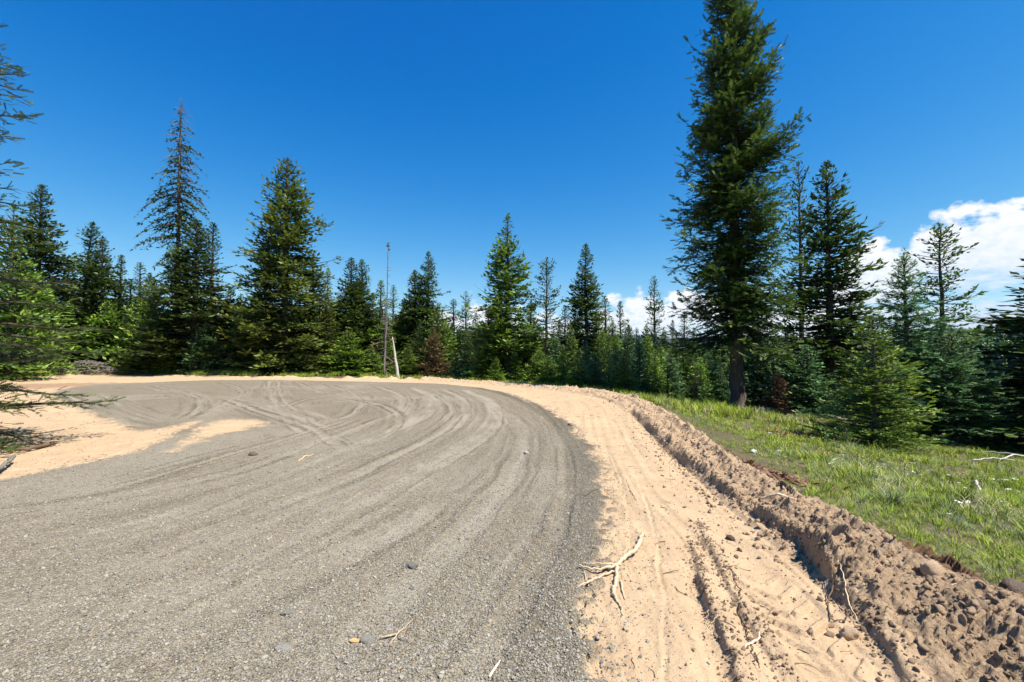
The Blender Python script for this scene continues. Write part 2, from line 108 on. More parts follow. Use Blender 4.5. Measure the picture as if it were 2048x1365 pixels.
TREES=[
 (9.87, 20.0, 20.24, 2.18, 'hero', 'dark', 'towering dense fir at right whose top leaves the frame, thick trunk by the grass'),
 (15.95, 25.0, 12.45, 1.32, 'open1', 'dark', 'thin tall fir with sparse crown, between the towering fir and the pointed one'),
 (15.04, 21.5, 10.98, 2.17, 'mature1', 'dark', 'tall pointed fir with bare lower trunk, right of the towering fir'),
 (8.97, 11.3, 2.6, 1.18, 'young1', 'bright', 'bright green bushy young fir on the grass at right'),
 (12.14, 14.0, 4.8, 1.69, 'spruce', 'blue', 'dark bluish spruce with long leader shoot and drooping boughs at right'),
 (12.76, 13.2, 2.43, 1.28, 'young2', 'blue', 'broad bluish young fir under the bare-trunked tall fir at right'),
 (20.83, 22.0, 8.11, 1.55, 'open2', 'dark', 'flat-topped tall fir with open boughs in front of the clouds'),
 (15.56, 13.0, 4.94, 2.36, 'mature2', 'dark', 'shadowy fir cut by the right edge of the frame'),
 (11.96, 18.5, 2.05, 1.26, 'young3', 'blue', 'low blue-green young fir behind the leaning grey log'),
 (10.68, 18.3, 1.0, 0.64, 'young2', 'rust', 'rust-brown sapling beside the towering trunk'),
 (14.43, 24.0, 3.5, 1.19, 'young1', 'green', 'mid green young fir between the two tall trunks at right'),
 (7.7, 10.6, 0.17, 0.19, 'sapling', 'bright', 'tiny bright sapling at the left foot of the bushy young fir'),
 (-44.03, 44.6, 5.82, 2.5, 'young3', 'bright', 'bright young fir at the pad edge between the brush bank and the yellow-green fir'),
 (-38.11, 41.3, 4.83, 2.0, 'young1', 'green', 'low green fir between the two bright firs at the left pad edge'),
 (-33.65, 41.4, 5.06, 1.68, 'young3', 'blue', 'bluish young fir left of the browned one, half hidden'),
 (-29.05, 38.9, 3.14, 1.45, 'young1', 'bright', 'low bright fir at the pad edge under the ragged fir'),
 (-17.52, 37.6, 2.51, 1.65, 'young2', 'bright', 'low bright fir before the big yellowish fir'),
 (-14.39, 36.8, 1.48, 1.46, 'young1', 'bright', 'low bright fir left of the one below the twin spires'),
 (-1.62, 30.1, 3.06, 1.03, 'young1', 'bright', 'bright fir leaning on the left side of the tall centre fir'),
 (0.19, 29.2, 1.82, 0.93, 'young2', 'green', 'low green fir before the trunk of the tall centre fir'),
 (2.13, 26.2, 1.6, 0.81, 'young3', 'green', 'low soft fir at the dirt edge right of the see-through fir'),
 (2.86, 25.3, 2.21, 0.78, 'young2', 'bright', 'bright low fir second in the lush row'),
 (3.42, 23.6, 1.91, 0.73, 'young1', 'bright', 'bright low fir at the dirt edge under the dense rounded fir'),
 (4.19, 23.0, 1.78, 0.71, 'young3', 'blue', 'low bluish fir at the dirt edge right of the dense rounded fir'),
 (5.55, 26.0, 3.23, 0.83, 'young1', 'green', 'green fir between the two slim dark firs'),
 (5.29, 21.5, 1.88, 0.73, 'young3', 'bright', 'bright fir at the bend of the dirt edge'),
 (6.57, 23.5, 2.69, 0.83, 'young2', 'blue', 'full bluish fir left below the lone irregular spire'),
 (7.54, 24.0, 1.92, 0.84, 'young1', 'bright', 'bright fir in front of the lone irregular spire'),
 (8.68, 25.0, 1.79, 0.85, 'young3', 'blue', 'bluish fir beyond the grass right of the lone irregular spire'),
 (9.96, 26.5, 2.24, 0.93, 'young1', 'bright', 'bright full fir in the gap before the towering trunk'),
 (10.32, 25.0, 1.6, 0.85, 'young2', 'bright', 'bright low fir left of the towering trunk by the grass'),
 (11.99, 27.0, 1.96, 0.92, 'young3', 'green', 'soft fir beside the towering trunk, half behind it'),
 (-40.35, 38.6, 16.36, 2.63, 'mature3', 'dark', 'dark spire behind the cut-off fir at left edge'),
 (-32.29, 29.2, 11.35, 2.6, 'young1', 'green', 'big bushy green fir hanging over the left edge of the pad'),
 (-41.38, 43.8, 14.61, 2.79, 'mature4', 'dark', 'fir with its leader bent to the right, second spire from left'),
 (-38.24, 42.2, 12.77, 2.32, 'mature2', 'dark', 'dark pointed fir left of the small thin spire'),
 (-37.93, 43.9, 11.45, 1.54, 'narrow1', 'dark', 'small thin spire between dark fir and ragged half-dead fir'),
 (-39.52, 48.1, 11.54, 1.59, 'narrow2', 'dark', 'slim dark fir just left of the ragged half-dead fir'),
 (-30.25, 40.9, 25.34, 2.43, 'snagtop', 'dark', 'ragged half-dead fir with bare dark top limbs, tallest on the left'),
 (-26.86, 38.5, 13.29, 3.3, 'mature1', 'dark', 'broad dark fir right of the ragged half-dead fir'),
 (-28.2, 42.6, 14.25, 1.78, 'narrow1', 'dark', 'slender fir behind the broad dark fir'),
 (-31.38, 39.8, 8.32, 2.49, 'young3', 'bright', 'light green young fir with browned twigs below the ragged fir'),
 (-43.16, 42.5, 8.07, 3.18, 'young2', 'green', 'green young fir by the brush bank at left'),
 (-41.83, 43.5, 7.16, 2.72, 'young1', 'blue', 'blue-green young fir beside the brush bank'),
 (-36.62, 41.1, 6.63, 2.66, 'young2', 'bright', 'yellow-green young fir at the left pad edge'),
 (-35.3, 41.7, 6.1, 2.2, 'young1', 'green', 'young green fir left of the browned one'),
 (-25.33, 37.6, 4.33, 1.61, 'young3', 'blue', 'small blue-green fir at the pad edge below the broad dark fir'),
 (-25.35, 40.3, 3.19, 1.33, 'young1', 'green', 'small green fir in the shade left of the big yellowish fir'),
 (-25.71, 43.0, 7.48, 1.32, 'narrow2', 'green', 'slender green fir close left of the big yellowish fir'),
 (-18.76, 37.5, 18.35, 3.54, 'bigy', 'olive', 'big yellowish-green fir with layered boughs at the far pad edge'),
 (-21.85, 40.0, 14.78, 2.29, 'mature4', 'olive', 'left twin stem standing behind the big yellowish fir'),
 (-17.26, 39.3, 10.47, 2.16, 'mature2', 'olive', 'shorter fir on the right shoulder of the big yellowish fir'),
 (-15.8, 38.5, 6.78, 1.78, 'young2', 'olive', 'young yellow-green fir at right foot of the big yellowish fir'),
 (-20.3, 49.9, 11.3, 1.21, 'narrow1', 'dark', 'small far spire right of the big yellowish fir'),
 (-14.7, 41.4, 10.62, 2.09, 'mature3', 'dark', 'left of the twin dark spires before the thin snag pole'),
 (-14.0, 42.2, 10.65, 2.13, 'mature1', 'dark', 'right of the twin dark spires before the thin snag pole'),
 (-13.35, 37.2, 3.93, 2.29, 'young1', 'bright', 'bright young fir below the twin dark spires'),
 (-11.62, 37.5, 2.51, 1.24, 'young2', 'green', 'small green fir between twin spires and thin snag pole'),
 (-10.88, 41.6, 8.12, 0.91, 'narrow2', 'green', 'needle-thin green spire right of the snag pole'),
 (-11.8, 40.8, 8.44, 1.35, 'narrow1', 'green', 'thin green fir right behind the snag pole'),
 (-9.05, 42.2, 9.62, 1.95, 'mature3', 'dark', 'left of two dark firs right of the leaning white snag'),
 (-7.84, 42.4, 11.45, 2.14, 'mature1', 'dark', 'taller of two dark firs right of the leaning white snag'),
 (-6.1, 37.4, 5.93, 1.48, 'young3', 'green', 'fresh green pointed young fir before the two dark firs'),
 (-6.03, 35.1, 3.8, 1.31, 'young2', 'rust', 'brown-tinged young fir at the centre of the far pad edge'),
 (-8.25, 36.1, 2.55, 1.19, 'young1', 'bright', 'bright low fir just right of the leaning white snag'),
 (-4.04, 32.8, 2.03, 0.94, 'sapling', 'blue', 'small bluish sapling with pointed top near the far pad centre'),
 (-5.46, 42.3, 6.92, 1.21, 'narrow2', 'dark', 'thin dark spire left of the feathery narrow fir'),
 (-4.11, 40.5, 7.36, 1.16, 'open1', 'dark', 'feathery narrow fir left of the tall centre fir'),
 (-0.3, 30.5, 11.34, 2.15, 'mature5', 'green', 'tall well-shaped centre fir with green layered boughs'),
 (-1.82, 31.7, 5.09, 1.18, 'mature4', 'green', 'shorter ragged fir at left side of the tall centre fir'),
 (0.89, 31.0, 3.54, 1.02, 'young1', 'green', 'green fir at right side of the tall centre fir'),
 (2.25, 29.5, 8.06, 1.17, 'open2', 'dark', 'thin see-through fir right of the tall centre fir'),
 (3.97, 34.0, 5.42, 0.9, 'narrow1', 'dark', 'short dark spire before the dense rounded fir'),
 (5.37, 33.0, 9.82, 1.67, 'mature3', 'dark', 'dense dark fir with rounded tip right of centre'),
 (7.39, 36.0, 6.36, 1.11, 'narrow2', 'dark', 'slim dark fir right of the dense rounded fir'),
 (9.05, 38.0, 6.21, 1.0, 'narrow1', 'dark', 'slim dark fir with blunt top, left of the lone irregular spire'),
 (10.98, 35.0, 7.78, 1.23, 'open1', 'dark', 'irregular lone spire before the small cloud'),
 (12.06, 44.0, 4.36, 0.77, 'narrow2', 'dark', 'tiny far spire left of the lone irregular spire'),
 (16.26, 46.0, 5.25, 0.91, 'narrow1', 'dark', 'small far spire right of the lone irregular spire'),
 (15.92, 42.0, 5.62, 1.02, 'narrow2', 'dark', 'pointed fir in the gap left of the towering fir'),
 (16.02, 40.0, 4.11, 0.97, 'narrow1', 'green', 'small pointed fir beside the towering fir'),
 (-42.81, 46.3, 11.43, 1.73, 'narrow1', 'dark', 'thin dark fir between the second spire and the dark pointed fir at left'),
 (-40.05, 47.6, 9.59, 1.57, 'narrow2', 'green', 'slim green fir between the small thin spire and the ragged fir'),
 (-38.08, 47.6, 10.38, 1.67, 'mature3', 'dark', 'dark fir tucked close on the left of the ragged half-dead fir'),
 (-27.42, 44.2, 8.28, 1.46, 'mature3', 'dark', 'dark pointed fir between the slender fir and the big yellowish fir'),
 (-16.92, 44.6, 7.6, 1.37, 'mature2', 'dark', 'dark fir filling the gap left of the twin dark spires'),
 (-13.85, 45.0, 7.9, 1.29, 'mature3', 'dark', 'dark fir between the twin spires and the snag pole'),
 (-10.34, 43.4, 6.96, 1.24, 'mature3', 'green', 'green fir between the needle-thin spire and the two dark firs'),
 (-5.74, 38.9, 4.68, 1.2, 'mature3', 'green', 'green fir left below the thin dark spire at centre'),
 (-3.0, 37.8, 5.22, 1.08, 'mature3', 'dark', 'dark fir between the feathery narrow fir and the tall centre fir'),
 (1.42, 34.0, 5.8, 1.05, 'mature3', 'dark', 'dark fir between the tall centre fir and the see-through fir'),
 (3.52, 34.0, 4.29, 0.97, 'mature3', 'green', 'green fir between the see-through fir and the dense rounded fir'),
 (5.0, 36.0, 6.04, 1.03, 'mature2', 'dark', 'dark fir behind the left side of the dense rounded fir'),
 (6.48, 35.0, 4.95, 0.92, 'mature3', 'green', 'green fir behind the right side of the dense rounded fir'),
 (7.75, 35.0, 4.37, 1.0, 'mature3', 'green', 'green fir between the two slim dark firs, farther back'),
 (9.27, 36.0, 4.06, 1.03, 'mature3', 'dark', 'dark fir right behind the blunt-topped slim fir'),
 (10.92, 37.0, 4.21, 1.06, 'mature2', 'green', 'green fir at the left foot of the lone irregular spire'),
 (12.38, 37.0, 3.72, 1.06, 'mature3', 'green', 'green fir at the right foot of the lone irregular spire'),
 (-2.15, 29.7, 2.32, 0.91, 'young2', 'green', 'green sapling at left foot of the tall centre fir'),
 (-0.99, 28.1, 1.6, 0.74, 'young1', 'bright', 'bright sapling in front of the tall centre fir'),
 (1.63, 27.4, 1.96, 1.02, 'young3', 'bright', 'bright bushy fir at the foot of the thin see-through fir'),
 (2.66, 27.5, 2.93, 0.91, 'young1', 'blue', 'blue-green fir, first of the lush row right of the see-through fir'),
 (3.51, 27.0, 3.44, 0.89, 'young2', 'green', 'green pointed fir of the lush row under the dense rounded fir'),
 (3.99, 24.5, 2.41, 0.81, 'young1', 'blue', 'blue-green bushy fir at the pad edge under the dense rounded fir'),
 (5.38, 27.0, 3.08, 0.89, 'young3', 'green', 'green fir of the lush row under the slim dark fir'),
 (5.26, 23.0, 2.16, 0.76, 'young2', 'blue', 'blue-green fir at the corner of the dirt edge'),
 (6.51, 25.5, 3.62, 1.06, 'young1', 'blue', 'tall bluish young fir left of the lone irregular spire'),
 (7.75, 26.0, 2.74, 1.0, 'young3', 'bright', 'bright fir below the lone irregular spire'),
 (8.84, 27.0, 2.25, 0.89, 'young2', 'green', 'green fir right below the lone irregular spire'),
 (10.82, 30.0, 3.05, 1.02, 'young1', 'green', 'green young fir in the gap left of the towering trunk'),
 (10.23, 26.0, 1.94, 0.89, 'young3', 'green', 'soft green fir left of the towering trunk'),
 (12.89, 30.0, 2.33, 0.99, 'young2', 'blue', 'bluish young fir just left of the towering trunk'),
 (11.88, 26.0, 1.37, 0.69, 'young1', 'blue', 'low bluish fir touching the towering trunk'),
 (7.68, 22.5, 1.03, 0.82, 'sapling', 'bright', 'bright low sapling in the grass beyond the dirt corner'),
 (9.49, 23.5, 0.93, 0.8, 'sapling', 'green', 'green low sapling in the grass left of the towering trunk'),
 (14.18, 26.0, 2.23, 1.14, 'young2', 'dark', 'shaded young fir right behind the towering trunk'),
 (15.75, 30.0, 5.3, 1.32, 'mature4', 'dark', 'dark fir hidden behind the towering fir'),
 (17.89, 24.0, 4.56, 1.32, 'mature2', 'dark', 'dark fir behind the bright bushy young fir'),
 (14.92, 17.5, 1.83, 1.54, 'young3', 'green', 'green young fir behind the bluish spruce'),
 (15.75, 15.5, 1.12, 1.02, 'young2', 'dark', 'shaded young fir between broad bluish fir and right edge'),
 (14.21, 13.5, 0.45, 0.59, 'young1', 'blue', 'low bluish fir near the right edge by the grey slash'),
 (-31.09, 42.8, 6.41, 1.88, 'mature2', 'dark', 'dark lower fir standing at the foot of the ragged fir'),
 (-30.8, 40.6, 4.77, 1.25, 'young1', 'green', 'young green fir against the ragged fir trunk'),
 (-38.17, 35.8, 9.2, 2.36, 'mature2', 'green', 'green fir behind the bushy left edge fir'),
 (-45.08, 45.6, 11.28, 2.25, 'mature4', 'dark', 'dark fir between the first two spires at left'),
 (-41.98, 48.0, 9.65, 2.22, 'mature3', 'dark', 'dark fir filling the gap behind the small thin spire'),
 (-23.69, 40.9, 4.84, 1.62, 'young3', 'olive', 'yellow-green fir at left foot of the big yellowish fir'),
 (-0.87, 32.8, 5.65, 1.44, 'mature2', 'dark', 'dark fir tucked behind the tall centre fir'),
 (-11.22, 39.8, 4.75, 1.31, 'young3', 'green', 'green fir behind the snag pole foot'),
 (-7.62, 37.6, 4.58, 1.4, 'young1', 'dark', 'dark young fir under the two dark firs'),
 (-3.25, 34.3, 3.37, 1.06, 'young2', 'dark', 'dark young fir under the feathery narrow fir')]
# ------------------------------------------------------------------ helpers
def hsh(ix,iy,seed):
    h=(ix.astype(np.int64)*374761393+iy.astype(np.int64)*668265263+seed*1442695041)&0xffffffff
    h=((h^(h>>13))*1274126177)&0xffffffff
    return ((h^(h>>16))&0xffffff)/float(0xffffff)
def vn(x,y,seed=0):
    ix=np.floor(x); iy=np.floor(y); fx=x-ix; fy=y-iy
    fx=fx*fx*(3-2*fx); fy=fy*fy*(3-2*fy)
    a=hsh(ix,iy,seed); b=hsh(ix+1,iy,seed); c=hsh(ix,iy+1,seed); d=hsh(ix+1,iy+1,seed)
    return (a+(b-a)*fx)*(1-fy)+(c+(d-c)*fx)*fy
def fbm(x,y,sc_,octv=4,seed=0,rough=.5):
    s=0;a=1;t=0
    for o in range(octv):
        s=s+a*vn(x*sc_+o*17.3,y*sc_-o*9.1,seed+o); t+=a; a*=rough; sc_*=2.03
    return s/t-.5
def sst(x,a,b):
    t=np.clip((x-a)/(b-a),0,1); return t*t*(3-2*t)
def smooth_pl(p,step=.35):
    p=np.array(p,float); out=[]
    P=np.vstack([2*p[0]-p[1],p,2*p[-1]-p[-2]])
    for i in range(1,len(P)-2):
        n=int(max(2,min(14,np.linalg.norm(P[i+1]-P[i])/step)))
        for k in range(n):
            t=k/n
            out.append(.5*((2*P[i])+(-P[i-1]+P[i+1])*t+(2*P[i-1]-5*P[i]+4*P[i+1]-P[i+2])*t*t+(-P[i-1]+3*P[i]-3*P[i+1]+P[i+2])*t**3))
    out.append(p[-1]); return np.array(out)
def pl_dist(X,Y,pl,want_s=True):
    """signed distance (+ = right of travel direction) and arclength"""
    best=np.full(X.shape,1e9,np.float64); sg=np.zeros_like(best); ss=np.zeros_like(best); acc=0
    for i in range(len(pl)-1):
        ax,ay=pl[i]; bx,by=pl[i+1]; dx,dy=bx-ax,by-ay; L2=dx*dx+dy*dy
        if L2<1e-12: continue
        L=math.sqrt(L2)
        t=((X-ax)*dx+(Y-ay)*dy)/L2; tc_=np.clip(t,0,1)
        ex=X-(ax+tc_*dx); ey=Y-(ay+tc_*dy); d=ex*ex+ey*ey
        m=d<best
        best=np.where(m,d,best); sg=np.where(m,(X-ax)*dy-(Y-ay)*dx,sg)
        ss=np.where(m,acc+tc_*L,ss); acc+=L
    return np.sqrt(best)*np.where(sg>=0,1,-1),ss,acc
def inside(X,Y,pg):
    c=np.zeros(X.shape,bool); n=len(pg)
    for i in range(n):
        x1,y1=pg[i]; x2,y2=pg[(i+1)%n]
        if y1==y2: continue
        m=((y1>Y)!=(y2>Y))&(X<(x2-x1)*(Y-y1)/(y2-y1)+x1); c^=m
    return c
def poly_sd(X,Y,pg):
    pg=np.array(pg); d,_,_=pl_dist(X,Y,np.vstack([pg,pg[:1]])); return np.where(inside(X,Y,pg),-np.abs(d),np.abs(d))
PAD=[tuple(p) for p in smooth_pl(CREST,1.0)]+list(PADCLOSE)
GRV=[tuple(p) for p in smooth_pl(GRAVEL[:33],.7)]+list(GRAVEL[33:])
def terrain(x,y,d=None):
    """natural ground outside the pad; d = distance outside the pad"""
    x=np.asarray(x,float); y=np.asarray(y,float)
    if d is None: d=poly_sd(x,y,PAD)
    dd=np.clip(d,0,None)
    wr=sst(x,-14,3)
    wl=sst(-x,14,22)*sst(45-y,0,12)
    z=-wr*(.115*np.minimum(dd,9)+.085*np.clip(dd-9,0,60)+.02*np.clip(dd-69,0,120))
    z=z-(1-wr)*(.03*np.clip(dd-6,0,120))*(1-wl)
    z=z+wl*.16*np.clip(dd,0,9)
    r=np.hypot(x,y)
    # wooded hillside on the right and low ridges beyond
    a=np.arctan2(x,y)*57.3
    z=z+ sst(r,90,230)*17*np.exp(-((a-57)/10.5)**2)*sst(r,60,230)
    z=z+ sst(r,150,420)*6
    z=z+ sst(dd,.3,3)*fbm(x,y,.35,4,5)*.35 + sst(dd,20,60)*fbm(x,y,.02,3,9)*3
    return z
def new_mesh(name,V,F,mat=None,smooth=False,attrs=None):
    me=bpy.data.meshes.new(name)
    V=np.asarray(V,np.float32); 
    F=np.asarray(F,np.int32); n=F.shape[1]
    me.vertices.add(len(V)); me.vertices.foreach_set('co',V.ravel())
    me.loops.add(F.size); me.loops.foreach_set('vertex_index',F.ravel())
    me.polygons.add(len(F)); me.polygons.foreach_set('loop_start',np.arange(0,F.size,n,dtype=np.int32))
    me.update(calc_edges=True)
    if smooth: me.shade_smooth()
    else: me.shade_flat()
    if attrs:
        for k,(tp,arr) in attrs.items():
            at=me.attributes.new(k,tp,'POINT')
            at.data.foreach_set({'FLOAT':'value','FLOAT_VECTOR':'vector','FLOAT_COLOR':'color','INT':'value'}[tp],np.asarray(arr).ravel())
    if mat: me.materials.append(mat)
    return me
def tag(o,label=None,cat=None,group=None,kind=None):
    for k,v in (('label',label),('category',cat),('group',group),('kind',kind)):
        if v: o[k]=v
    return o
def link(name,me,parent=None,loc=None,rot=None):
    o=bpy.data.objects.new(name,me); COL.objects.link(o)
    if parent: o.parent=parent
    if loc is not None: o.location=loc
    if rot is not None: o.rotation_euler=rot
    return o
def tube(pts,rad,sides=6,rng=None,rough=0.0,cap=True):
    pts=np.array(pts,float); n=len(pts); rad=np.broadcast_to(np.array(rad,float),(n,))
    t=np.gradient(pts,axis=0); t/=np.linalg.norm(t,axis=1)[:,None]+1e-9
    up=np.array([0,0,1.]) if abs(t[0][2])<.9 else np.array([1.,0,0])
    a=np.cross(t,up); a/=np.linalg.norm(a,axis=1)[:,None]+1e-9; b=np.cross(t,a)
    ang=np.arange(sides)*2*math.pi/sides
    rr=rad[:,None]*np.ones((n,sides))
    if rough and rng is not None: rr=rr*(1+rough*(rng.random((n,sides))-.5))
    V=pts[:,None,:]+rr[:,:,None]*(np.cos(ang)[None,:,None]*a[:,None,:]+np.sin(ang)[None,:,None]*b[:,None,:])
    V=V.reshape(-1,3)
    i=np.arange(n-1)[:,None]*sides; j=np.arange(sides)[None,:]; j2=(j+1)%sides
    q=np.stack([i+j,i+j2,i+sides+j2,i+sides+j],-1).reshape(-1,4)
    F=np.vstack([q[:,[0,1,2]],q[:,[0,2,3]]])
    if cap:
        k=len(V); V=np.vstack([V,pts[:1],pts[-1:]])
        c0=np.stack([np.full(sides,k),(np.arange(sides)+1)%sides,np.arange(sides)],1)
        o=(n-1)*sides; c1=np.stack([np.full(sides,k+1),o+np.arange(sides),o+(np.arange(sides)+1)%sides],1)
        F=np.vstack([F,c0,c1])
    return V,F
def join(parts):
    Vs=[];Fs=[];o=0
    for V,F in parts:
        Vs.append(V);Fs.append(np.asarray(F)+o);o+=len(V)
    return np.vstack(Vs),np.vstack(Fs)
def rock_vf(seed,sub=2,flat=.7,rough=.35,freq=1.6):
    import bmesh
    bm=bmesh.new(); bmesh.ops.create_icosphere(bm,subdivisions=sub,radius=1)
    V=np.array([v.co[:] for v in bm.verts]); F=np.array([[v.index for v in f.verts] for f in bm.faces]); bm.free()
    n=vn(V[:,0]*freq+V[:,2]*1.3+5,V[:,1]*freq-V[:,2]*.9+3,seed)+.5*vn(V[:,0]*freq*2.3-V[:,2]*2,V[:,1]*freq*2.3+V[:,2]*2.2,seed+3)
    V=V*(1+rough*(n-.75))[:,None]; V[:,2]*=flat
    return V,F
def scatter(name,pts,rots,scl,idx,variants,label,cat,extra=None):
    """one stuff object: variant meshes instanced on points"""
    c=bpy.data.collections.new(name+'_pieces')
    for k,me in enumerate(variants): c.objects.link(bpy.data.objects.new(f'{name}_piece_{k}',me))
    me=bpy.data.meshes.new(name); n=len(pts); me.vertices.add(n); me.vertices.foreach_set('co',np.asarray(pts,np.float32).ravel())
    for k,tp,arr,f in (('rot','FLOAT_VECTOR',rots,'vector'),('scl','FLOAT_VECTOR',scl,'vector'),('idx','INT',idx,'value')):
        at=me.attributes.new(k,tp,'POINT'); at.data.foreach_set(f,np.asarray(arr).ravel())
    o=link(name,me)
    ng=bpy.data.node_groups.new(name,'GeometryNodeTree')
    ng.interface.new_socket('Geometry',in_out='INPUT',socket_type='NodeSocketGeometry')
    ng.interface.new_socket('Geometry',in_out='OUTPUT',socket_type='NodeSocketGeometry')
    N=ng.nodes; i=N.new('NodeGroupInput'); ou=N.new('NodeGroupOutput')
    iop=N.new('GeometryNodeInstanceOnPoints'); ci=N.new('GeometryNodeCollectionInfo')
    ci.inputs['Collection'].default_value=c; ci.inputs['Separate Children'].default_value=True; ci.inputs['Reset Children'].default_value=True
    def att(nm,tp):
        a=N.new('GeometryNodeInputNamedAttribute'); a.data_type=tp; a.inputs['Name'].default_value=nm; return a.outputs['Attribute']
    lk=ng.links.new
    lk(i.outputs[0],iop.inputs['Points']); lk(ci.outputs[0],iop.inputs['Instance']); iop.inputs['Pick Instance'].default_value=True
    lk(att('idx','INT'),iop.inputs['Instance Index'])
    e=N.new('FunctionNodeEulerToRotation'); lk(att('rot','FLOAT_VECTOR'),e.inputs[0]); lk(e.outputs[0],iop.inputs['Rotation'])
    lk(att('scl','FLOAT_VECTOR'),iop.inputs['Scale']); lk(iop.outputs[0],ou.inputs[0])
    md=o.modifiers.new('scatter','NODES'); md.node_group=ng
    return tag(o,label,cat,kind='stuff')
# ------------------------------------------------------------------ materials
def mat(name):
    m=bpy.data.materials.new(name); m.use_nodes=True; k=NT(m.node_tree)
    b=k.n('ShaderNodeBsdfPrincipled'); o=k.n('ShaderNodeOutputMaterial'); k.l(b.outputs[0],o.inputs[0]); k.b=b; k.o=o
    b.inputs['Roughness'].default_value=.9; b.inputs['Specular IOR Level'].default_value=.2
    return m,k
def ground_material():
    m,k=mat('ground_surface')
    geo=k.n('ShaderNodeNewGeometry'); pos=geo.outputs['Position']
    at=k.n('ShaderNodeAttribute',attribute_name='mask'); sp=k.n('ShaderNodeSeparateColor'); k.l(at.outputs['Color'],sp.inputs[0])
    gr,comp,grass=sp.outputs[0],sp.outputs[1],sp.outputs[2]; red=at.outputs['Alpha']
    v=k.n('ShaderNodeTexVoronoi',i_Scale=62.0); k.l(pos,v.inputs['Vector'])
    v2=k.n('ShaderNodeTexVoronoi',i_Scale=130.0); k.l(pos,v2.inputs['Vector'])
    sv=k.n('ShaderNodeSeparateColor'); k.l(v.outputs['Color'],sv.inputs[0])
    sv2=k.n('ShaderNodeSeparateColor'); k.l(v2.outputs['Color'],sv2.inputs[0])
    stones=k.ramp(sv.outputs[0],[(0,(.085,.085,.08)),(.25,(.15,.155,.155)),(.5,(.205,.19,.155)),(.75,(.26,.265,.26)),(.93,(.33,.29,.22)),(1,(.46,.46,.45))])
    fines=k.ramp(sv2.outputs[1],[(0,(.13,.115,.09)),(.5,(.22,.195,.15)),(1,(.33,.30,.24))])
    pn=k.noise(pos,1.3,5,.6); pn2=k.noise(pos,9,4,.6)
    loose=k.m('MULTIPLY',comp,-1.0,clamp=True)  # negative mask: darker outer-edge stones, plus relief shade painted along track ridges
    cf=k.m('ADD',k.m('MULTIPLY',comp,.9),k.m('MULTIPLY',k.m('SUBTRACT',pn2,.42),1.1),clamp=True)
    dust=k.mix(.45,fines,(.37,.312,.222))
    gcol=k.mix(.35,stones,fines); gcol=k.mix(1.0,gcol,(1.03,.895,.70),'MULTIPLY')
    gcol=k.mix(cf,gcol,dust)
    gcol=k.mix(k.m('MULTIPLY',k.m('SUBTRACT',pn,.45),1.2,clamp=True),gcol,(.27,.235,.18))
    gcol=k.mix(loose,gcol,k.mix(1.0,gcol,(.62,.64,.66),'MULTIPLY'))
    d1=k.noise(pos,3,6,.6); d2=k.noise(pos,60,4,.7); d3=k.noise(pos,.5,3,.5)
    dcol=k.mix(k.m('MULTIPLY',k.m('SUBTRACT',d1,.3),2.2,clamp=True),(.455,.32,.19),(.60,.455,.28))
    dcol=k.mix(k.m('MULTIPLY',k.m('SUBTRACT',d2,.35),1.6,clamp=True),k.mix(.5,dcol,(.30,.19,.11)),dcol)
    dcol=k.mix(k.m('MULTIPLY',k.m('SUBTRACT',d3,.5),2,clamp=True),dcol,(.56,.40,.235))
    chm=k.m('MULTIPLY',comp,k.m('SUBTRACT',1,gr)); dcol=k.mix(k.m('MULTIPLY',chm,k.m('ADD',.05,k.m('MULTIPLY',d1,.9)),clamp=True),dcol,k.mix(d2,(.36,.245,.15),(.58,.415,.27)))
    dcol=k.mix(red,dcol,k.mix(d2,(.12,.055,.03),(.30,.17,.10)))
    s1=k.noise(pos,6,6,.7); s2=k.noise(pos,1.1,4,.6)
    scol=k.mix(s1,(.045,.035,.02),(.17,.13,.075)); scol=k.mix(k.m('MULTIPLY',k.m('SUBTRACT',s2,.42),3,clamp=True),scol,(.07,.095,.025))
    scol=k.mix(red,scol,k.mix(s1,(.10,.04,.02),(.30,.16,.09)))
    c=k.mix(gr,dcol,gcol); c=k.mix(grass,c,scol); k.l(c,k.b.inputs['Base Color'])
    k.b.inputs['Roughness'].default_value=.95; k.b.inputs['Specular IOR Level'].default_value=.15
    # relief
    hg=k.m('ADD',k.m('MULTIPLY',v.outputs['Distance'],-1.0),k.m('MULTIPLY',v2.outputs['Distance'],-.5))
    hg=k.m('MULTIPLY',hg,k.m('SUBTRACT',1.1,k.m('MULTIPLY',cf,.65)))
    hd=k.m('ADD',k.m('MULTIPLY',k.noise(pos,90,5,.65),.55),k.m('MULTIPLY',chm,k.m('MULTIPLY',k.noise(pos,34,6,.75),2.6)))
    h=k.mix(gr,hd,hg)
    b=k.n('ShaderNodeBump'); b.inputs['Strength'].default_value=.9; b.inputs['Distance'].default_value=.017; k.l(h,b.inputs['Height']); k.l(b.outputs[0],k.b.inputs['Normal'])
    return m
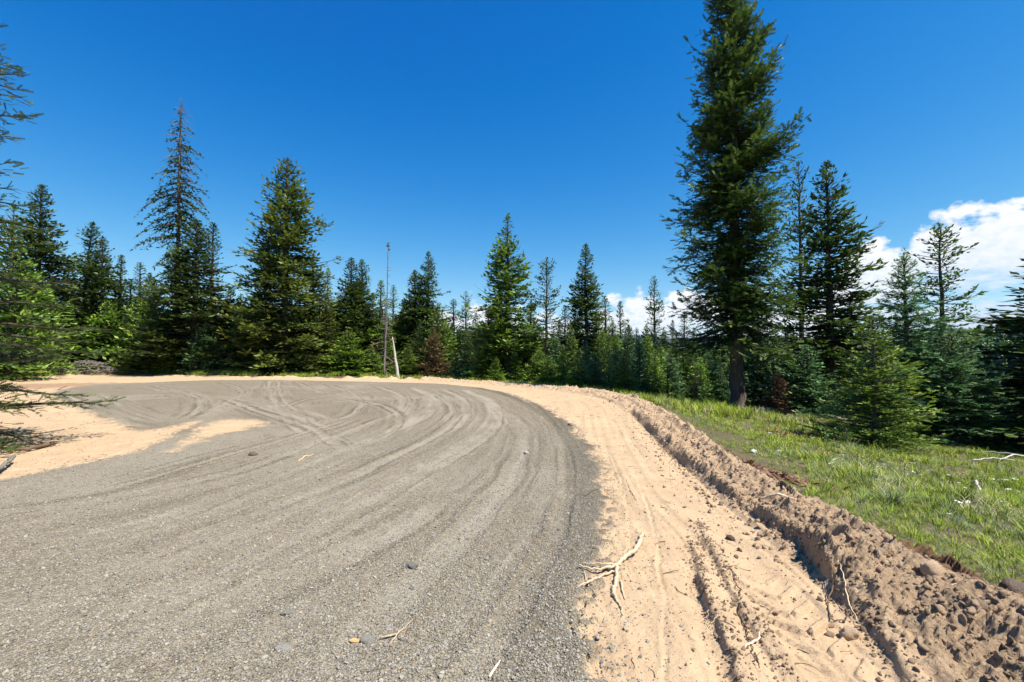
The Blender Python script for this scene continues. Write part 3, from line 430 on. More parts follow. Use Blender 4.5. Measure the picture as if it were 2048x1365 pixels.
def foliage_material(name,dark,mid,tip,hue=.02,trans=.26):
    m,k=mat(name)
    at=k.n('ShaderNodeAttribute',attribute_name='tint')
    oi=k.n('ShaderNodeObjectInfo')
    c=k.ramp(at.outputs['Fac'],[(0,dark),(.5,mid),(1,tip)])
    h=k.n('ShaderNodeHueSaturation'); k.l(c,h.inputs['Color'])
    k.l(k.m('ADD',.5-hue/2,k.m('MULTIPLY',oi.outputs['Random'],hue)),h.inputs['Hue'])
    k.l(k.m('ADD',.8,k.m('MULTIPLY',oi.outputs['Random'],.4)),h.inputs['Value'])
    k.l(h.outputs[0],k.b.inputs['Base Color']); k.b.inputs['Roughness'].default_value=.5; k.b.inputs['Specular IOR Level'].default_value=.35
    t=k.n('ShaderNodeBsdfTranslucent'); k.l(h.outputs[0],t.inputs[0]); mx=k.n('ShaderNodeMixShader'); mx.inputs[0].default_value=trans
    k.l(k.b.outputs[0],mx.inputs[1]); k.l(t.outputs[0],mx.inputs[2]); k.l(mx.outputs[0],k.o.inputs[0])
    return m
def bark_material(name,a,b,scale=1,rough=.9):
    m,k=mat(name)
    tcn=k.n('ShaderNodeTexCoord'); mp=k.n('ShaderNodeMapping'); mp.inputs['Scale'].default_value=(14*scale,14*scale,3*scale); k.l(tcn.outputs['Object'],mp.inputs[0])
    n=k.noise(mp.outputs[0],1,6,.65); c=k.ramp(n,[(.3,a),(.7,b)]); k.l(c,k.b.inputs['Base Color'])
    bm=k.n('ShaderNodeBump'); bm.inputs['Distance'].default_value=.03; bm.inputs['Strength'].default_value=.8; k.l(n,bm.inputs['Height']); k.l(bm.outputs[0],k.b.inputs['Normal'])
    return m
def simple(name,a,b,scale=20,rough=.9,bump=.004):
    m,k=mat(name); tcn=k.n('ShaderNodeTexCoord'); oi=k.n('ShaderNodeObjectInfo')
    n=k.noise(tcn.outputs['Object'],scale,5,.65)
    c=k.mix(n,a,b); hv=k.n('ShaderNodeHueSaturation'); k.l(c,hv.inputs['Color']); k.l(k.m('ADD',.6,k.m('MULTIPLY',oi.outputs['Random'],.8)),hv.inputs['Value'])
    k.l(hv.outputs[0],k.b.inputs['Base Color']); k.b.inputs['Roughness'].default_value=rough
    if bump:
        bm=k.n('ShaderNodeBump'); bm.inputs['Distance'].default_value=bump; k.l(n,bm.inputs['Height']); k.l(bm.outputs[0],k.b.inputs['Normal'])
    return m
M={}
M['ground']=ground_material()
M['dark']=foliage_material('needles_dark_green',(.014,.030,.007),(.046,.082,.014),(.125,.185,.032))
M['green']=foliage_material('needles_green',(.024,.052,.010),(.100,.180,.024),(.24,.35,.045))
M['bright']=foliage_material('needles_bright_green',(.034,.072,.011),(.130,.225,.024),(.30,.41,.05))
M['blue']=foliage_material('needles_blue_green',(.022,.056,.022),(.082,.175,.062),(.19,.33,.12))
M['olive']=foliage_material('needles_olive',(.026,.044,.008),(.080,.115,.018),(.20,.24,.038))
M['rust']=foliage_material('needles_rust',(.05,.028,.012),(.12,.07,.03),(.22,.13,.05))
M['bark']=bark_material('bark_brown',(.045,.032,.026),(.16,.125,.10))
M['twigbark']=bark_material('branch_bark',(.03,.023,.018),(.10,.08,.06),2)
M['deadwood']=bark_material('dead_wood_grey',(.10,.085,.07),(.30,.27,.235),2)
M['whitewood']=bark_material('bleached_wood',(.34,.30,.25),(.66,.61,.53),2)
M['root']=simple('bleached_root',(.42,.31,.19),(.66,.54,.38),30)
M['darkroot']=simple('dark_root',(.05,.032,.02),(.16,.10,.06),30)
M['soil']=simple('soil_clod',(.42,.29,.18),(.58,.42,.28),9,.95,.02)
M['stone']=simple('gravel_stone',(.12,.112,.095),(.37,.335,.27),3,.85,.0)
M['rock']=simple('grey_rock',(.22,.205,.17),(.44,.41,.35),8,.85,.02)
M['palerock']=simple('pale_rock',(.40,.40,.39),(.62,.62,.60),8,.85,.02)
M['boulder']=simple('brown_boulder',(.10,.07,.05),(.26,.19,.14),6,.9,.03)
M['chip']=simple('yellow_wood_chip',(.45,.28,.12),(.62,.42,.2),20)
M['rot']=simple('rotten_red_wood',(.11,.055,.033),(.27,.155,.10),15)
M['grass']=simple('grass_blade',(.13,.20,.010),(.38,.45,.045),1.2,.6,0)
M['drygrass']=simple('dry_grass_blade',(.30,.25,.12),(.45,.40,.22),2,.7,0)
M['palegrass']=simple('pale_green_grass',(.16,.22,.10),(.32,.36,.2),2,.7,0)
M['leaf']=simple('broad_leaf',(.06,.13,.03),(.13,.23,.05),3,.5,0)
M['yellow']=simple('yellow_petals',(.75,.52,.03),(.8,.62,.06),3,.6,0)
M['white']=simple('white_petals',(.75,.75,.68),(.8,.8,.75),3,.6,0)
M['mount']=simple('mountain_forest',(.03,.05,.045),(.06,.09,.075),.002,1,0)
# ------------------------------------------------------------------ ground sheet
azf=np.concatenate([np.linspace(-180,-58,26,endpoint=False),np.linspace(-58,58,820),np.linspace(58,180,27)[1:-1]])
rr=[.25,.5,.75,1.0,1.2,1.4,1.55]
while rr[-1]<1.8: rr.append(rr[-1]*1.03)
while rr[-1]<40: rr.append(rr[-1]*1.0046)
while rr[-1]<6000: rr.append(rr[-1]*1.055)
rr=np.array(rr); A,Q=np.meshgrid(np.radians(azf),rr)
X=(Q*np.sin(A)).ravel(); Y=(Q*np.cos(A)).ravel(); nA=len(azf); nR=len(rr)
near=(np.hypot(X,Y)<60)
dpad=np.full(X.shape,500.0); dpad[near]=poly_sd(X[near],Y[near],PAD); far=~near; dpad[far]=poly_sd(X[far],Y[far],PAD)
dgr=np.full(X.shape,50.0); dgr[near]=poly_sd(X[near],Y[near],GRV)
Z=terrain(X,Y,dpad)
inpad=1-sst(dpad,-.05,.25)
nz=fbm(X,Y,2.2,5,11); nzf=fbm(X,Y,14,4,23)
def feat(pl,margin,step=.3):
    pl=smooth_pl(pl,step); mn=pl.min(0)-margin; mx=pl.max(0)+margin
    idx=np.where((X>mn[0])&(X<mx[0])&(Y>mn[1])&(Y<mx[1])&near)[0]
    d,s,L=pl_dist(X[idx],Y[idx],pl); k=(np.abs(d)<margin)&(s>1e-6)&(s<L-1e-6)
    fade=np.minimum(1,np.minimum(s,L-s)/.8)
    return idx[k],d[k],s[k],fade[k]
H=np.zeros_like(Z)
edge=dgr+fbm(X,Y,1.6,4,31)*.42+fbm(X,Y,9,3,37)*.16
for pg in (ISLAND,):
    ii=np.where(near&(X<-2)&(Y>5)&(Y<14))[0]
    e=poly_sd(X[ii],Y[ii],[tuple(p) for p in smooth_pl(pg+pg[:1],.5)])+fbm(X[ii],Y[ii],2.5,4,33)*.4
    edge[ii]=np.maximum(edge[ii],-e)
grv=1-sst(edge,-.07,.06)
# stray gravel spilled past the edge
grv=np.maximum(grv,(sst(fbm(X,Y,16,2,41)+.5,.52,.6))*(1-sst(edge,.0,.30))*.9)
comp=np.zeros_like(Z)
H+=grv*.03
# gravel tyre bands
for w_,cm,eg,pl in TRACKS:
    w_=w_*.42; cm=cm*.85; i,d,s,f=feat(pl,w_+.35+(.6 if w_>.12 else .1))
    wob=fbm(X[i],Y[i],1.2,3,51)*.12; d=d+wob
    b=(1-sst(np.abs(d)+fbm(X[i],Y[i],7,3,53)*.10,w_*.6,w_*1.15))*f*(.55+.6*vn(s*.45,d*0+w_*9,54))
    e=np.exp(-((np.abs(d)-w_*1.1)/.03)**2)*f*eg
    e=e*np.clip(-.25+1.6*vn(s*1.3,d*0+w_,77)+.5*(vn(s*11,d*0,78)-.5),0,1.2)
    b=b*(.35+.95*vn(X[i]*2.6,Y[i]*2.6,57)); b=b*(1 if w_>.12 else .8); comp[i]=np.maximum(comp[i],b*cm)-e*1.25*(1 if w_>.1 else .8)  # ridge term pushes mask negative: painted relief shade in the gravel colour
    comp[i]=np.clip(comp[i]+(vn(d*16,s*.35,58)-.45+.5*(vn(d*37,s*.8,59)-.5))*1.05*np.exp(-(d/.7)**2)*f,-1,1)
    H[i]+=grv[i]*(-.012*b*cm+.024*e)
comp=np.where(comp<-.02,comp,np.maximum(comp,sst(vn(X*.35,Y*.35,61)+.25*fbm(X,Y,2,3,62),.55,.85)*.6))
# the outer edge of the curve stays loose and dark
comp=comp-.8*sst(-dgr,-.6,-.1)*(1-sst(-dgr,.30,.55))*(X>-2)
# thin drag lines within compacted gravel
ang=fbm(X,Y,.12,2,91)*2
dirtm=inpad*(1-grv)
H+=dirtm*(fbm(X,Y,.6,2,13)*.035+nz*.010+nzf*.006+fbm(X,Y,38,3,29,.7)*.008)
H+=grv*(fbm(X,Y,.8,3,17)*.03+nzf*.007*(1-.6*comp)+fbm(X,Y,30,3,27,.8)*.016*(1-.6*np.clip(comp,0,1)))
rough_d=np.zeros_like(Z)
# fine parallel streaks following the shoulder
cr=smooth_pl(CREST,.6); ii=np.where(near&(dpad<1.6)&(dpad>-4.5)&(X>-6)&(Y<31)&(Y>-5))[0]
dc,scx,_=pl_dist(X[ii],Y[ii],cr)
dc=-dc if np.mean(dc[dpad[ii]>0])<0 else dc
DC=np.full(X.shape,-99.); SC=np.zeros_like(DC); DC[ii]=dc; SC[ii]=scx
st=vn(dc*9,scx*.35,71)-.5+.6*(vn(dc*24,scx*.5,72)-.5)
H[ii]+=dirtm[ii]*st*.020*sst(-dc,.3,.6)
for kind,amp,pl in RUTS:
    i,d,s,f=feat(pl,.7)
    dm=dirtm[i]; d=(-1 if kind=='step' else 1)*d+fbm(X[i],Y[i],2,3,81)*.05+fbm(X[i],Y[i],9,3,84)*.05
    if kind=='line':
        H[i]+=dm*f*(.18*amp*np.exp(-((d-.018)/.014)**2)-.30*amp*np.exp(-((d+.012)/.016)**2))*(.2+1.4*vn(s*1.7,d*0,82))
    else:
        cr_=.15+1.5*vn(s*2.1,d*0,83)*vn(s*.7+3,d*0,86)**.5+.25*(vn(s*14,d*0,87)-.5)
        ridge=np.where(d>0,np.exp(-(d/.16)**2),np.exp(-(d/.018)**2))
        H[i]+=dm*f*(amp*ridge*cr_-.30*amp*np.exp(-((d+.07)/.07)**2))
        rough_d[i]=np.maximum(rough_d[i],f*np.exp(-((d-.05)/.09)**2)*vn(s*1.1,d*0,85))
# tyre treads (chevrons) and cleat marks
i,d,s,f=feat(CHEV,.3)
ph=(s*5.2+np.abs(d)*5.0)%1; lug=sst(ph,.30,.36)*(1-sst(ph,.62,.68))*(1-sst(np.abs(d),.17,.2))
lug*=(1-sst(-np.abs(d),-.02,-.0))
H[i]+=dirtm[i]*f*(.034*lug-.02*(1-sst(np.abs(d),.2,.24)))
for CL,am in ((CLEAT,.05),(CLEAT2,.06)):
    i,d,s,f=feat(CL,.35)
    ph=(s*6.5)%1; lug=sst(ph,.1,.2)*(1-sst(ph,.5,.6))*(1-sst(np.abs(d),.13,.18))
    H[i]+=f*(am*lug)*inpad[i]
# berm of churned soil along the crest
wide=np.interp(SC,[0,8,12,20,28,60],[1.0,.85,.6,.8,.9,1.1]); hb=np.interp(SC,[0,10,16,22,30,60],[.17,.18,.18,.15,.13,.16])
hb=hb*(.72+.3*vn(SC*.9,SC*0,95))
inn=sst(DC,-1,0)  # placeholder ramp refined below
tt=np.clip((DC+wide)/wide,0,1); bp=np.where(DC<0,.25*sst(tt,0,.12)+.75*tt**1.2,1-sst(DC,.0,.45))
bp=np.where(DC<-50,0,np.clip(bp,0,1))
H+=hb*bp*np.where(DC<0,1,1)
churn=sst(DC,-wide-.1,-wide+.25)*(1-sst(DC,.25,.6))*(DC>-50)
rows=vn(DC*5.2+fbm(X,Y,1.5,2,96)*1.2,SC*.8,97)-.5
cl=np.abs(fbm(X,Y,5.5,4,98,.6))*2
clod=np.clip(fbm(X,Y,9,3,99,.6)+.08,0,1)
rw=np.abs(np.sin(DC*math.pi/.27+fbm(X,Y,1.1,3,161)*2.6)); rw=(1-rw**.7)*np.clip(vn(SC*2.2,np.floor(DC/.27),162)*1.7-.35,0,1.2)
H+=churn*(rw*.085+rows*.06+(.18-cl)*.07+clod*.12+fbm(X,Y,17,5,101,.75)*.10)*(.55+.9*vn(X*1.7,Y*1.7,102))
H+=rough_d*(np.clip(fbm(X,Y,22,3,104),0,1)*.12)*dirtm
# left shoulder roughness
lr=sst(-X,3,6)*(1-sst(np.abs(edge-.35),.3,1.1))*dirtm*sst(12-Y,0,4)
H+=lr*(np.clip(fbm(X,Y,7,4,105,.6),0,1)*.10)
# far edge windrow for the left half of the pad
fe=sst(dpad,-.9,-.1)*(1-sst(dpad,.1,.6))*sst(-X,4,7)*sst(Y,18,22)
H+=fe*(.10+np.clip(fbm(X,Y,1.6,4,107),-.2,1)*.45)
Z=Z*(1-inpad*.0)+H*np.where(near,1,0)
grass=sst(dpad+fbm(X,Y,2.0,4,111)*.35,.12,.38)
red=np.zeros_like(Z)
def spot(cx,cy,rx,ry,rot,amt):
    c,s=math.cos(rot),math.sin(rot); u=((X-cx)*c+(Y-cy)*s)/rx; v=(-(X-cx)*s+(Y-cy)*c)/ry
    return amt*(1-sst(np.hypot(u,v)+fbm(X,Y,2.5,4,121)*.9,.6,1.1))
for a in ((7.3,15.0,1.8,.7,-.1,1),(6.0,15.5,2.0,.45,-.1,.7),(7.9,11.6,1.2,.35,-.5,1),(3.6,6.3,.5,.25,-.9,.9),(3.25,3.1,.25,1.0,.0,.7),(-26,24,5,3,.3,.6),(9.6,18.6,2.5,.8,-.1,.7)):
    red=np.maximum(red,spot(*a))
Z+=red*(DC<-1e9)
Z+=red*grass*np.clip(fbm(X,Y,6,4,123),0,1)*.14
V=np.stack([X,Y,Z],1)
i=np.arange(nR-1)[:,None]*nA; j=np.arange(nA)[None,:]; j2=(j+1)%nA
qa=np.stack([i+j,i+j2,i+nA+j2,i+nA+j],-1).reshape(-1,4)   # CCW seen from above? fixed below
V=np.vstack([V,[[0,0,float(Z[:nA].mean())]]]); cidx=len(V)-1
comp=np.where(grv*inpad>.5,comp,np.clip(np.maximum(churn,rough_d*1.2),0,1)*(dpad<.9))
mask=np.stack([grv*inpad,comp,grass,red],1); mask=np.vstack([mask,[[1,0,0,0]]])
e1=V[qa[0,1]]-V[qa[0,0]]; e2=V[qa[0,3]]-V[qa[0,0]]
if np.cross(e1,e2)[2]<0: qa=qa[:,::-1]
# vertex normals for the whole sheet, so that the split sheets shade without a seam
Zg=Z.reshape(nR,nA); Pg=V[:-1].reshape(nR,nA,3)
du=np.roll(Pg,-1,1)-np.roll(Pg,1,1); dv=np.gradient(Pg,axis=0)
NN=np.cross(du,dv).reshape(-1,3); NN/=np.linalg.norm(NN,axis=1)[:,None]+1e-12; NN[NN[:,2]<0]*=-1
NN=np.vstack([NN,[[0,0,1]]])
fg=mask[:,0][qa].mean(1)>.5; fgr=mask[:,2][qa].mean(1)>.5
def sheet(name,sel,lab,centre=False):
    f=qa[sel]; 
    tri=np.vstack([f[:,[0,1,2]],f[:,[0,2,3]]])
    if centre:
        jj=np.arange(nA); c3=np.stack([np.full(nA,cidx),jj,(jj+1)%nA],1)
        if np.cross(V[c3[0,1]]-V[c3[0,0]],V[c3[0,2]]-V[c3[0,0]])[2]<0: c3=c3[:,::-1]
        tri=np.vstack([tri,c3])
    u,inv=np.unique(tri,return_inverse=True); 
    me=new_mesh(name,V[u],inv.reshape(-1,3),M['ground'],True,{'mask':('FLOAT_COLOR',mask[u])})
    me.normals_split_custom_set_from_vertices(NN[u].tolist())
    o=link(name,me); tag(o,kind='structure',label=lab); return o
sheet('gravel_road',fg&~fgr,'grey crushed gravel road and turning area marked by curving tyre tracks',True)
sheet('dirt_shoulder',~fg&~fgr,'tan dirt shoulder and churned soil berm around the gravel')
sheet('ground',fgr,'grassy natural ground sloping away beyond the dirt')
def gz(x,y):
    """height of the finished ground sheet (bilinear on the polar grid)"""
    x=np.atleast_1d(np.asarray(x,float)); y=np.atleast_1d(np.asarray(y,float))
    r=np.hypot(x,y); a=np.degrees(np.arctan2(x,y))
    ri=np.clip(np.searchsorted(rr,r)-1,0,nR-2); ai=np.clip(np.searchsorted(azf,a)-1,0,nA-2)
    fr=np.clip((r-rr[ri])/(rr[ri+1]-rr[ri]),0,1); fa=np.clip((a-azf[ai])/(azf[ai+1]-azf[ai]),0,1)
    return (Zg[ri,ai]*(1-fr)*(1-fa)+Zg[ri+1,ai]*fr*(1-fa)+Zg[ri,ai+1]*(1-fr)*fa+Zg[ri+1,ai+1]*fr*fa)
# ------------------------------------------------------------------ conifers
def tmpl(kind):
    if kind==0:
        v=[(0,0,0),(.45,.25,-.05),(1,0,0),(.45,-.25,-.05)]; f=[(0,1,2),(0,2,3)]
    elif kind==1:
        v=[];f=[]
        for k in range(3):
            a=.02+.27*k
            for s in(-1,1):
                n=len(v); v+=[(a,0,0),(a+.29,0,0),(a+.36,s*(.29-.03*k),.05)]; f.append((n,n+1,n+2))
        n=len(v); v+=[(.72,.05,0),(.72,-.05,0),(1.08,0,.02)]; f.append((n,n+1,n+2))
    else:
        v=[];f=[]
        for k in range(5):
            a=.0+.19*k
            for s in(-1,1):
                n=len(v); v+=[(a,0,0),(a+.19,0,0),(a+.25,s*(.21-.01*k),.05)]; f.append((n,n+1,n+2))
        n=len(v); v+=[(.88,.03,0),(.88,-.03,0),(1.08,0,.04)]; f.append((n,n+1,n+2))
        n=len(v); v+=[(0,.02,-.02),(0,-.02,-.02),(1,0,-.01)]; f.append((n,n+1,n+2))
    return np.array(v,float),np.array(f)
TM=[tmpl(0),tmpl(1),tmpl(2)]
def norm(a): return a/(np.linalg.norm(a,axis=-1,keepdims=True)+1e-9)
def conifer(seed,H,hb,prof,nbr,sh=.2,lod=0,sec=.16,e_top=35,e_bot=-8,droop=.25,tipup=.18,jit=.25,bare=.18,r0=None,spread=.42,dead=None,azw=None,
            whorl=5,lift=.3,leader=.5,lean=(0,0),hang=0.0,gap=0.0,secmax=9.,skip=0.0,cf=1.6,clump=.98):
    rng=np.random.default_rng(seed); r0=r0 or H*.016
    P_=[];D_=[];L_=[];C_=[];wood=[];deadw=[]
    def ctr(z): return np.array([lean[0]*(z/H)**2,lean[1]*(z/H)**2,z])
    # trunk
    zz=np.concatenate([[-.5,0,.15,.5],np.linspace(1,H,16)]); 
    tp=np.array([ctr(max(z,0))*[1,1,0]+[0,0,z] for z in zz]); tp[2:,:2]+=rng.normal(0,r0*.12,(len(zz)-2,2))
    tr_=r0*(1-np.clip(zz,0,H)/H)**.85+.006; tr_[0]*=1.5; tr_[1]*=1.35; tr_[2]*=1.18
    trunk=tube(tp,tr_,10,rng,.18)
    zs=[]
    nb=0; u=0
    levels=np.linspace(0,1,max(2,nbr//whorl))
    levels=levels**.92
    for lv in levels:
        a0=rng.random()*6.28
        for k in range(whorl):
            zs.append((hb+(H*.985-hb)*min(1,max(0,lv+rng.normal(0,.012))),a0+k*6.283/whorl+rng.normal(0,.25)))
    for z,a in zs:
        t=(z-hb)/(H-hb)
        if rng.random()<skip: continue
        gapf=1.0
        if gap: gapf=.35+.65*min(1,max(0,(vn(np.array([z*.9]),np.array([a*1.3]),seed)[0]-gap)*6))
        L=prof(t)*(1+rng.normal(0,jit))*gapf
        L=max(.06,L)*min(1,.25+(1-t)*9)
        L*=.74+.5*float(vn(np.array([a*1.1+seed]),np.array([t*H*.8]),seed+9)[0])*(1 if H>4 else .6)
        isdead=dead is not None and rng.random()<dead(t)
        e=math.radians(e_bot+(e_top-e_bot)*t**1.5+rng.normal(0,6))
        dr=droop*(1-t)**.6*(1+rng.normal(0,.25)); tu=tipup*(1+rng.normal(0,.3))
        dx,dy=math.cos(a),math.sin(a); side=np.array([-dy,dx,0.])
        n=8; ts=np.linspace(0,1,n)
        def pos(q):
            q=np.asarray(q); h=q*L*math.cos(e)
            zz_=q*L*math.sin(e)-dr*L*q**1.6+tu*L*q**3.2
            return ctr(z)[None,:]+np.stack([h*dx,h*dy,zz_],-1)
        bp=pos(ts); bp[1:,:]+=np.cumsum(rng.normal(0,.012*L,(n-1,3)),0)*.6
        def pos2(q):
            q=np.clip(q,0,1)*(n-1); i0=np.minimum(q.astype(int),n-2); f=(q-i0)[:,None]; return bp[i0]*(1-f)+bp[i0+1]*f
        br=max(.006,.010+.012*L)*(1-ts)**.8+.003
        (deadw if isdead else wood).append(tube(bp,br,4 if L>.6 else 3,cap=False))
        fwd=norm(pos2(np.array([1.]))-pos2(np.array([.8])))[0]
        ns=int(max(2,L*(1-bare)/sec)); q=bare+(1-bare)*(np.arange(ns)+rng.random(ns)*.6)/ns; q=q[q<1]
        ns=len(q)
        if ns==0: continue
        sgn=np.where(np.arange(ns)%2==0,1,-1)
        l2=np.minimum(secmax,(.10+spread*L*(1-q)**.75*np.clip((q-bare*.5)/.3,.3,1)))*(.75+.5*rng.random(ns))
        ph=np.radians(52+rng.normal(0,9,ns))
        tan=norm(pos2(np.minimum(q+.05,1))-pos2(np.maximum(q-.05,0)))
        sd_=norm(np.cos(ph)[:,None]*tan+(np.sin(ph)*sgn)[:,None]*side+np.array([0,0,1])*(rng.normal(0,.12,ns)-hang)[:,None])
        b0=pos2(q)
        if isdead:
            for k in range(0,ns,2):
                m_=b0[k]+sd_[k]*l2[k]*.6; deadw.append(tube([b0[k],m_,m_+sd_[k]*l2[k]*.3+[0,0,-.03]],[.006,.004,.001],3,cap=False))
            if rng.random()<.6: continue
        m=np.maximum(1,(l2/(sh*.42)).astype(int)); mm=m.max()
        kk=np.arange(mm)[None,:]; uu=(kk+.5+rng.random((ns,mm))*.5)/m[:,None]; ok=kk<m[:,None]
        if isdead: ok&=rng.random(ok.shape)<.35
        uu=np.minimum(uu,1)
        pp=b0[:,None,:]+sd_[:,None,:]*(uu*l2[:,None])[...,None]; pp[...,2]+=-.10*l2[:,None]*uu**2*(1+hang*4)
        s2=np.cross(sd_,np.array([0,0,1.])); s2=norm(s2)
        alt=np.where((kk%2)==0,1,-1)*np.ones((ns,1)); psi=np.radians(38+rng.normal(0,14,(ns,mm)))*np.where(uu>.93,.15,1)
        dd=np.cos(psi)[...,None]*sd_[:,None,:]+(np.sin(psi)*alt)[...,None]*s2[:,None,:]
        dd=dd+rng.normal(0,.22,dd.shape)+np.array([0,0,lift*.25-hang*.5])
        P_.append(pp[ok]); D_.append(norm(dd)[ok]); shl=sh*(.42+.58*min(1,L/.9)); L_.append((shl*(.75+.5*rng.random((ns,mm))))[ok])
        bt=rng.random()*.35
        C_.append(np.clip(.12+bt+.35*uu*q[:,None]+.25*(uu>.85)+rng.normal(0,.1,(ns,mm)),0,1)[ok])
        # shoots along the limb itself
        na=int(max(2,L/(sh*.5))); qa_=bare+(1-bare)*rng.random(na); qa_[0]=1
        tn=norm(pos2(np.minimum(qa_+.05,1))-pos2(np.maximum(qa_-.05,0)))
        P_.append(pos2(qa_)); D_.append(norm(tn+rng.normal(0,.35,(na,3))+[0,0,lift*.5])); L_.append(shl*(.8+.4*rng.random(na))); C_.append(np.clip(.2+bt+.5*qa_+rng.normal(0,.1,na),0,1))
        if isdead: P_.pop();D_.pop();L_.pop();C_.pop()
    if leader:
        n=10; z=H-leader+leader*np.arange(n)/n; P_.append(np.array([ctr(q) for q in z])); D_.append(norm(np.array([0,0,1.])+rng.normal(0,.38,(n,3)))); L_.append(np.full(n,sh*.45)); C_.append(np.full(n,.7))
    Pp=np.vstack(P_);Dd=np.vstack(D_);Ll=np.concatenate(L_);Cc=np.concatenate(C_)
    q1=vn(Pp[:,0]*cf+Pp[:,2]*.6*cf,Pp[:,1]*cf+Pp[:,2]*1.3*cf,seed+40); q2=vn(Pp[:,0]*cf*2.3-Pp[:,2]*2*cf,Pp[:,1]*cf*2.3+Pp[:,2]*cf,seed+41)
    kp=rng.random(len(Pp))<np.clip((q1*.65+q2*.35-.5)*4.5+clump,0.0,1)
    Cc=np.clip(Cc+(q1-.5)*.5+(q2-.5)*.3,0,1)
    Pp,Dd,Ll,Cc=Pp[kp],Dd[kp],Ll[kp],Cc[kp]
    n=len(Pp); rnd=norm(np.array([0,0,1.])+rng.normal(0,.42,(n,3))); S=norm(np.cross(rnd,Dd)); N=np.cross(Dd,S)
    tv,tf=TM[lod]
    VV=Pp[:,None,:]+Ll[:,None,None]*(tv[None,:,0:1]*Dd[:,None,:]+tv[None,:,1:2]*S[:,None,:]+tv[None,:,2:3]*N[:,None,:])
    FF=(np.arange(n)[:,None,None]*len(tv)+tf[None]).reshape(-1,3)
    tint=np.repeat(Cc,len(tv))
    rad=float(np.percentile(np.hypot(VV[...,0],VV[...,1]),95))
    return dict(H=H,rad=rad,crown=(VV.reshape(-1,3),FF,tint),trunk=trunk,wood=join(wood) if wood else None,dead=join(deadw) if deadw else None)
def cone(rb,p=.9,rt=.05,belly=0):
    return lambda t: rb*((1-t)**p)*(1+belly*math.sin(math.pi*t))+rt
def clumpy(rb,seed,p=.6):
    return lambda t: rb*(1-max(0,t))**p*(.82+.36*math.sin(t*37+seed)*math.sin(t*13+seed*2))+.05
PROTO={}
def proto(name,**k):
    d=conifer(**k)
    V_,F_,t_=d['crown']
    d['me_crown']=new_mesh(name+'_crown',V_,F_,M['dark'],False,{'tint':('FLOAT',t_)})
    d['me_trunk']=new_mesh(name+'_trunk',*d['trunk'],M['bark'],True)
    d['me_wood']=new_mesh(name+'_branches',*d['wood'],M['twigbark'],True) if d['wood'] else None
    d['me_dead']=new_mesh(name+'_dead',*d['dead'],M['deadwood'],True) if d['dead'] else None
    print('proto',name,len(F_),'tris H',d['H'],'rad %.2f'%d['rad'])
    d['crown']=None; PROTO[name]=d
def heroprof(t):
    return 1.75*max(.08,1-(max(0,(t-.35))/.65)**1.5*.9)*(.86+.3*abs(math.sin(t*31+1)))
proto('hero',seed=1,H=19.8,hb=2.9,prof=heroprof,nbr=1050,sh=.26,lod=1,sec=.15,e_top=40,e_bot=-12,droop=.30,tipup=.36,jit=.2,bare=.06,r0=.27,spread=.5,hang=.16,skip=.03,gap=.2,clump=1.05,whorl=7)
proto('mature1',seed=2,H=11,hb=1.6,prof=cone(2.1,.85),nbr=445,sh=.25,lod=0,sec=.12,jit=.2,droop=.2,tipup=.25,gap=.22,spread=.5,whorl=9)
proto('mature2',seed=3,H=10,hb=.6,prof=cone(1.9,.8),nbr=513,sh=.27,lod=0,sec=.14,jit=.22,droop=.3,gap=.2,spread=.5,whorl=9)
proto('mature3',seed=4,H=11,hb=.5,prof=cone(1.7,.75,belly=.1),nbr=546,sh=.26,lod=0,sec=.14,jit=.18,droop=.25,spread=.5,whorl=9)
proto('mature4',seed=5,H=11,hb=.8,prof=cone(1.8,.8),nbr=522,sh=.26,lod=0,sec=.14,jit=.3,droop=.25,lean=(.4,0),gap=.3,spread=.5,whorl=9)
proto('mature5',seed=6,H=12,hb=1.2,prof=cone(2.3,.9),nbr=540,sh=.27,lod=0,sec=.12,jit=.2,droop=.22,tipup=.3,gap=.3,spread=.5,whorl=10)
proto('bigy',seed=7,H=15,hb=.8,prof=cone(3.2,.75),nbr=598,sh=.30,lod=0,sec=.14,jit=.2,droop=.22,tipup=.25,gap=.25,spread=.42,whorl=11)
proto('open1',seed=8,H=12,hb=2.5,prof=clumpy(1.4,3,.5),nbr=312,sh=.24,lod=0,sec=.14,jit=.35,bare=.25,droop=.2,tipup=.3,spread=.4,skip=.15)
proto('open2',seed=9,H=12,hb=2.6,prof=clumpy(1.7,1,.45),nbr=230,sh=.24,lod=0,sec=.13,jit=.3,bare=.3,droop=.15,tipup=.25,spread=.38,skip=.15)
proto('narrow1',seed=10,H=9,hb=.6,prof=cone(1.0,.8),nbr=396,sh=.25,lod=0,sec=.14,jit=.22,gap=.2,spread=.55,whorl=8)
proto('narrow2',seed=11,H=9,hb=.5,prof=cone(.85,.7),nbr=396,sh=.24,lod=0,sec=.14,jit=.22,spread=.55,whorl=8)
proto('snagtop',seed=12,H=19,hb=3.2,prof=lambda t:(1.2+.5*math.sin(t*3.1))*(1-t**3)*.9+.35,nbr=430,sh=.25,lod=0,sec=.15,jit=.45,droop=.35,tipup=-.15,e_top=0,e_bot=-12,bare=.1,r0=.26,spread=.3,
      dead=lambda t:min(1,max(.12,(t-.50)*2.2)),skip=.12,leader=0,secmax=.6,whorl=6)
proto('young1',seed=13,H=5,hb=.05,prof=cone(1.45,.85,.06),nbr=190,sh=.15,lod=1,sec=.10,jit=.15,droop=.12,tipup=.15,e_top=42,e_bot=5,bare=.1,spread=.5,whorl=8,cf=3,clump=1.1)
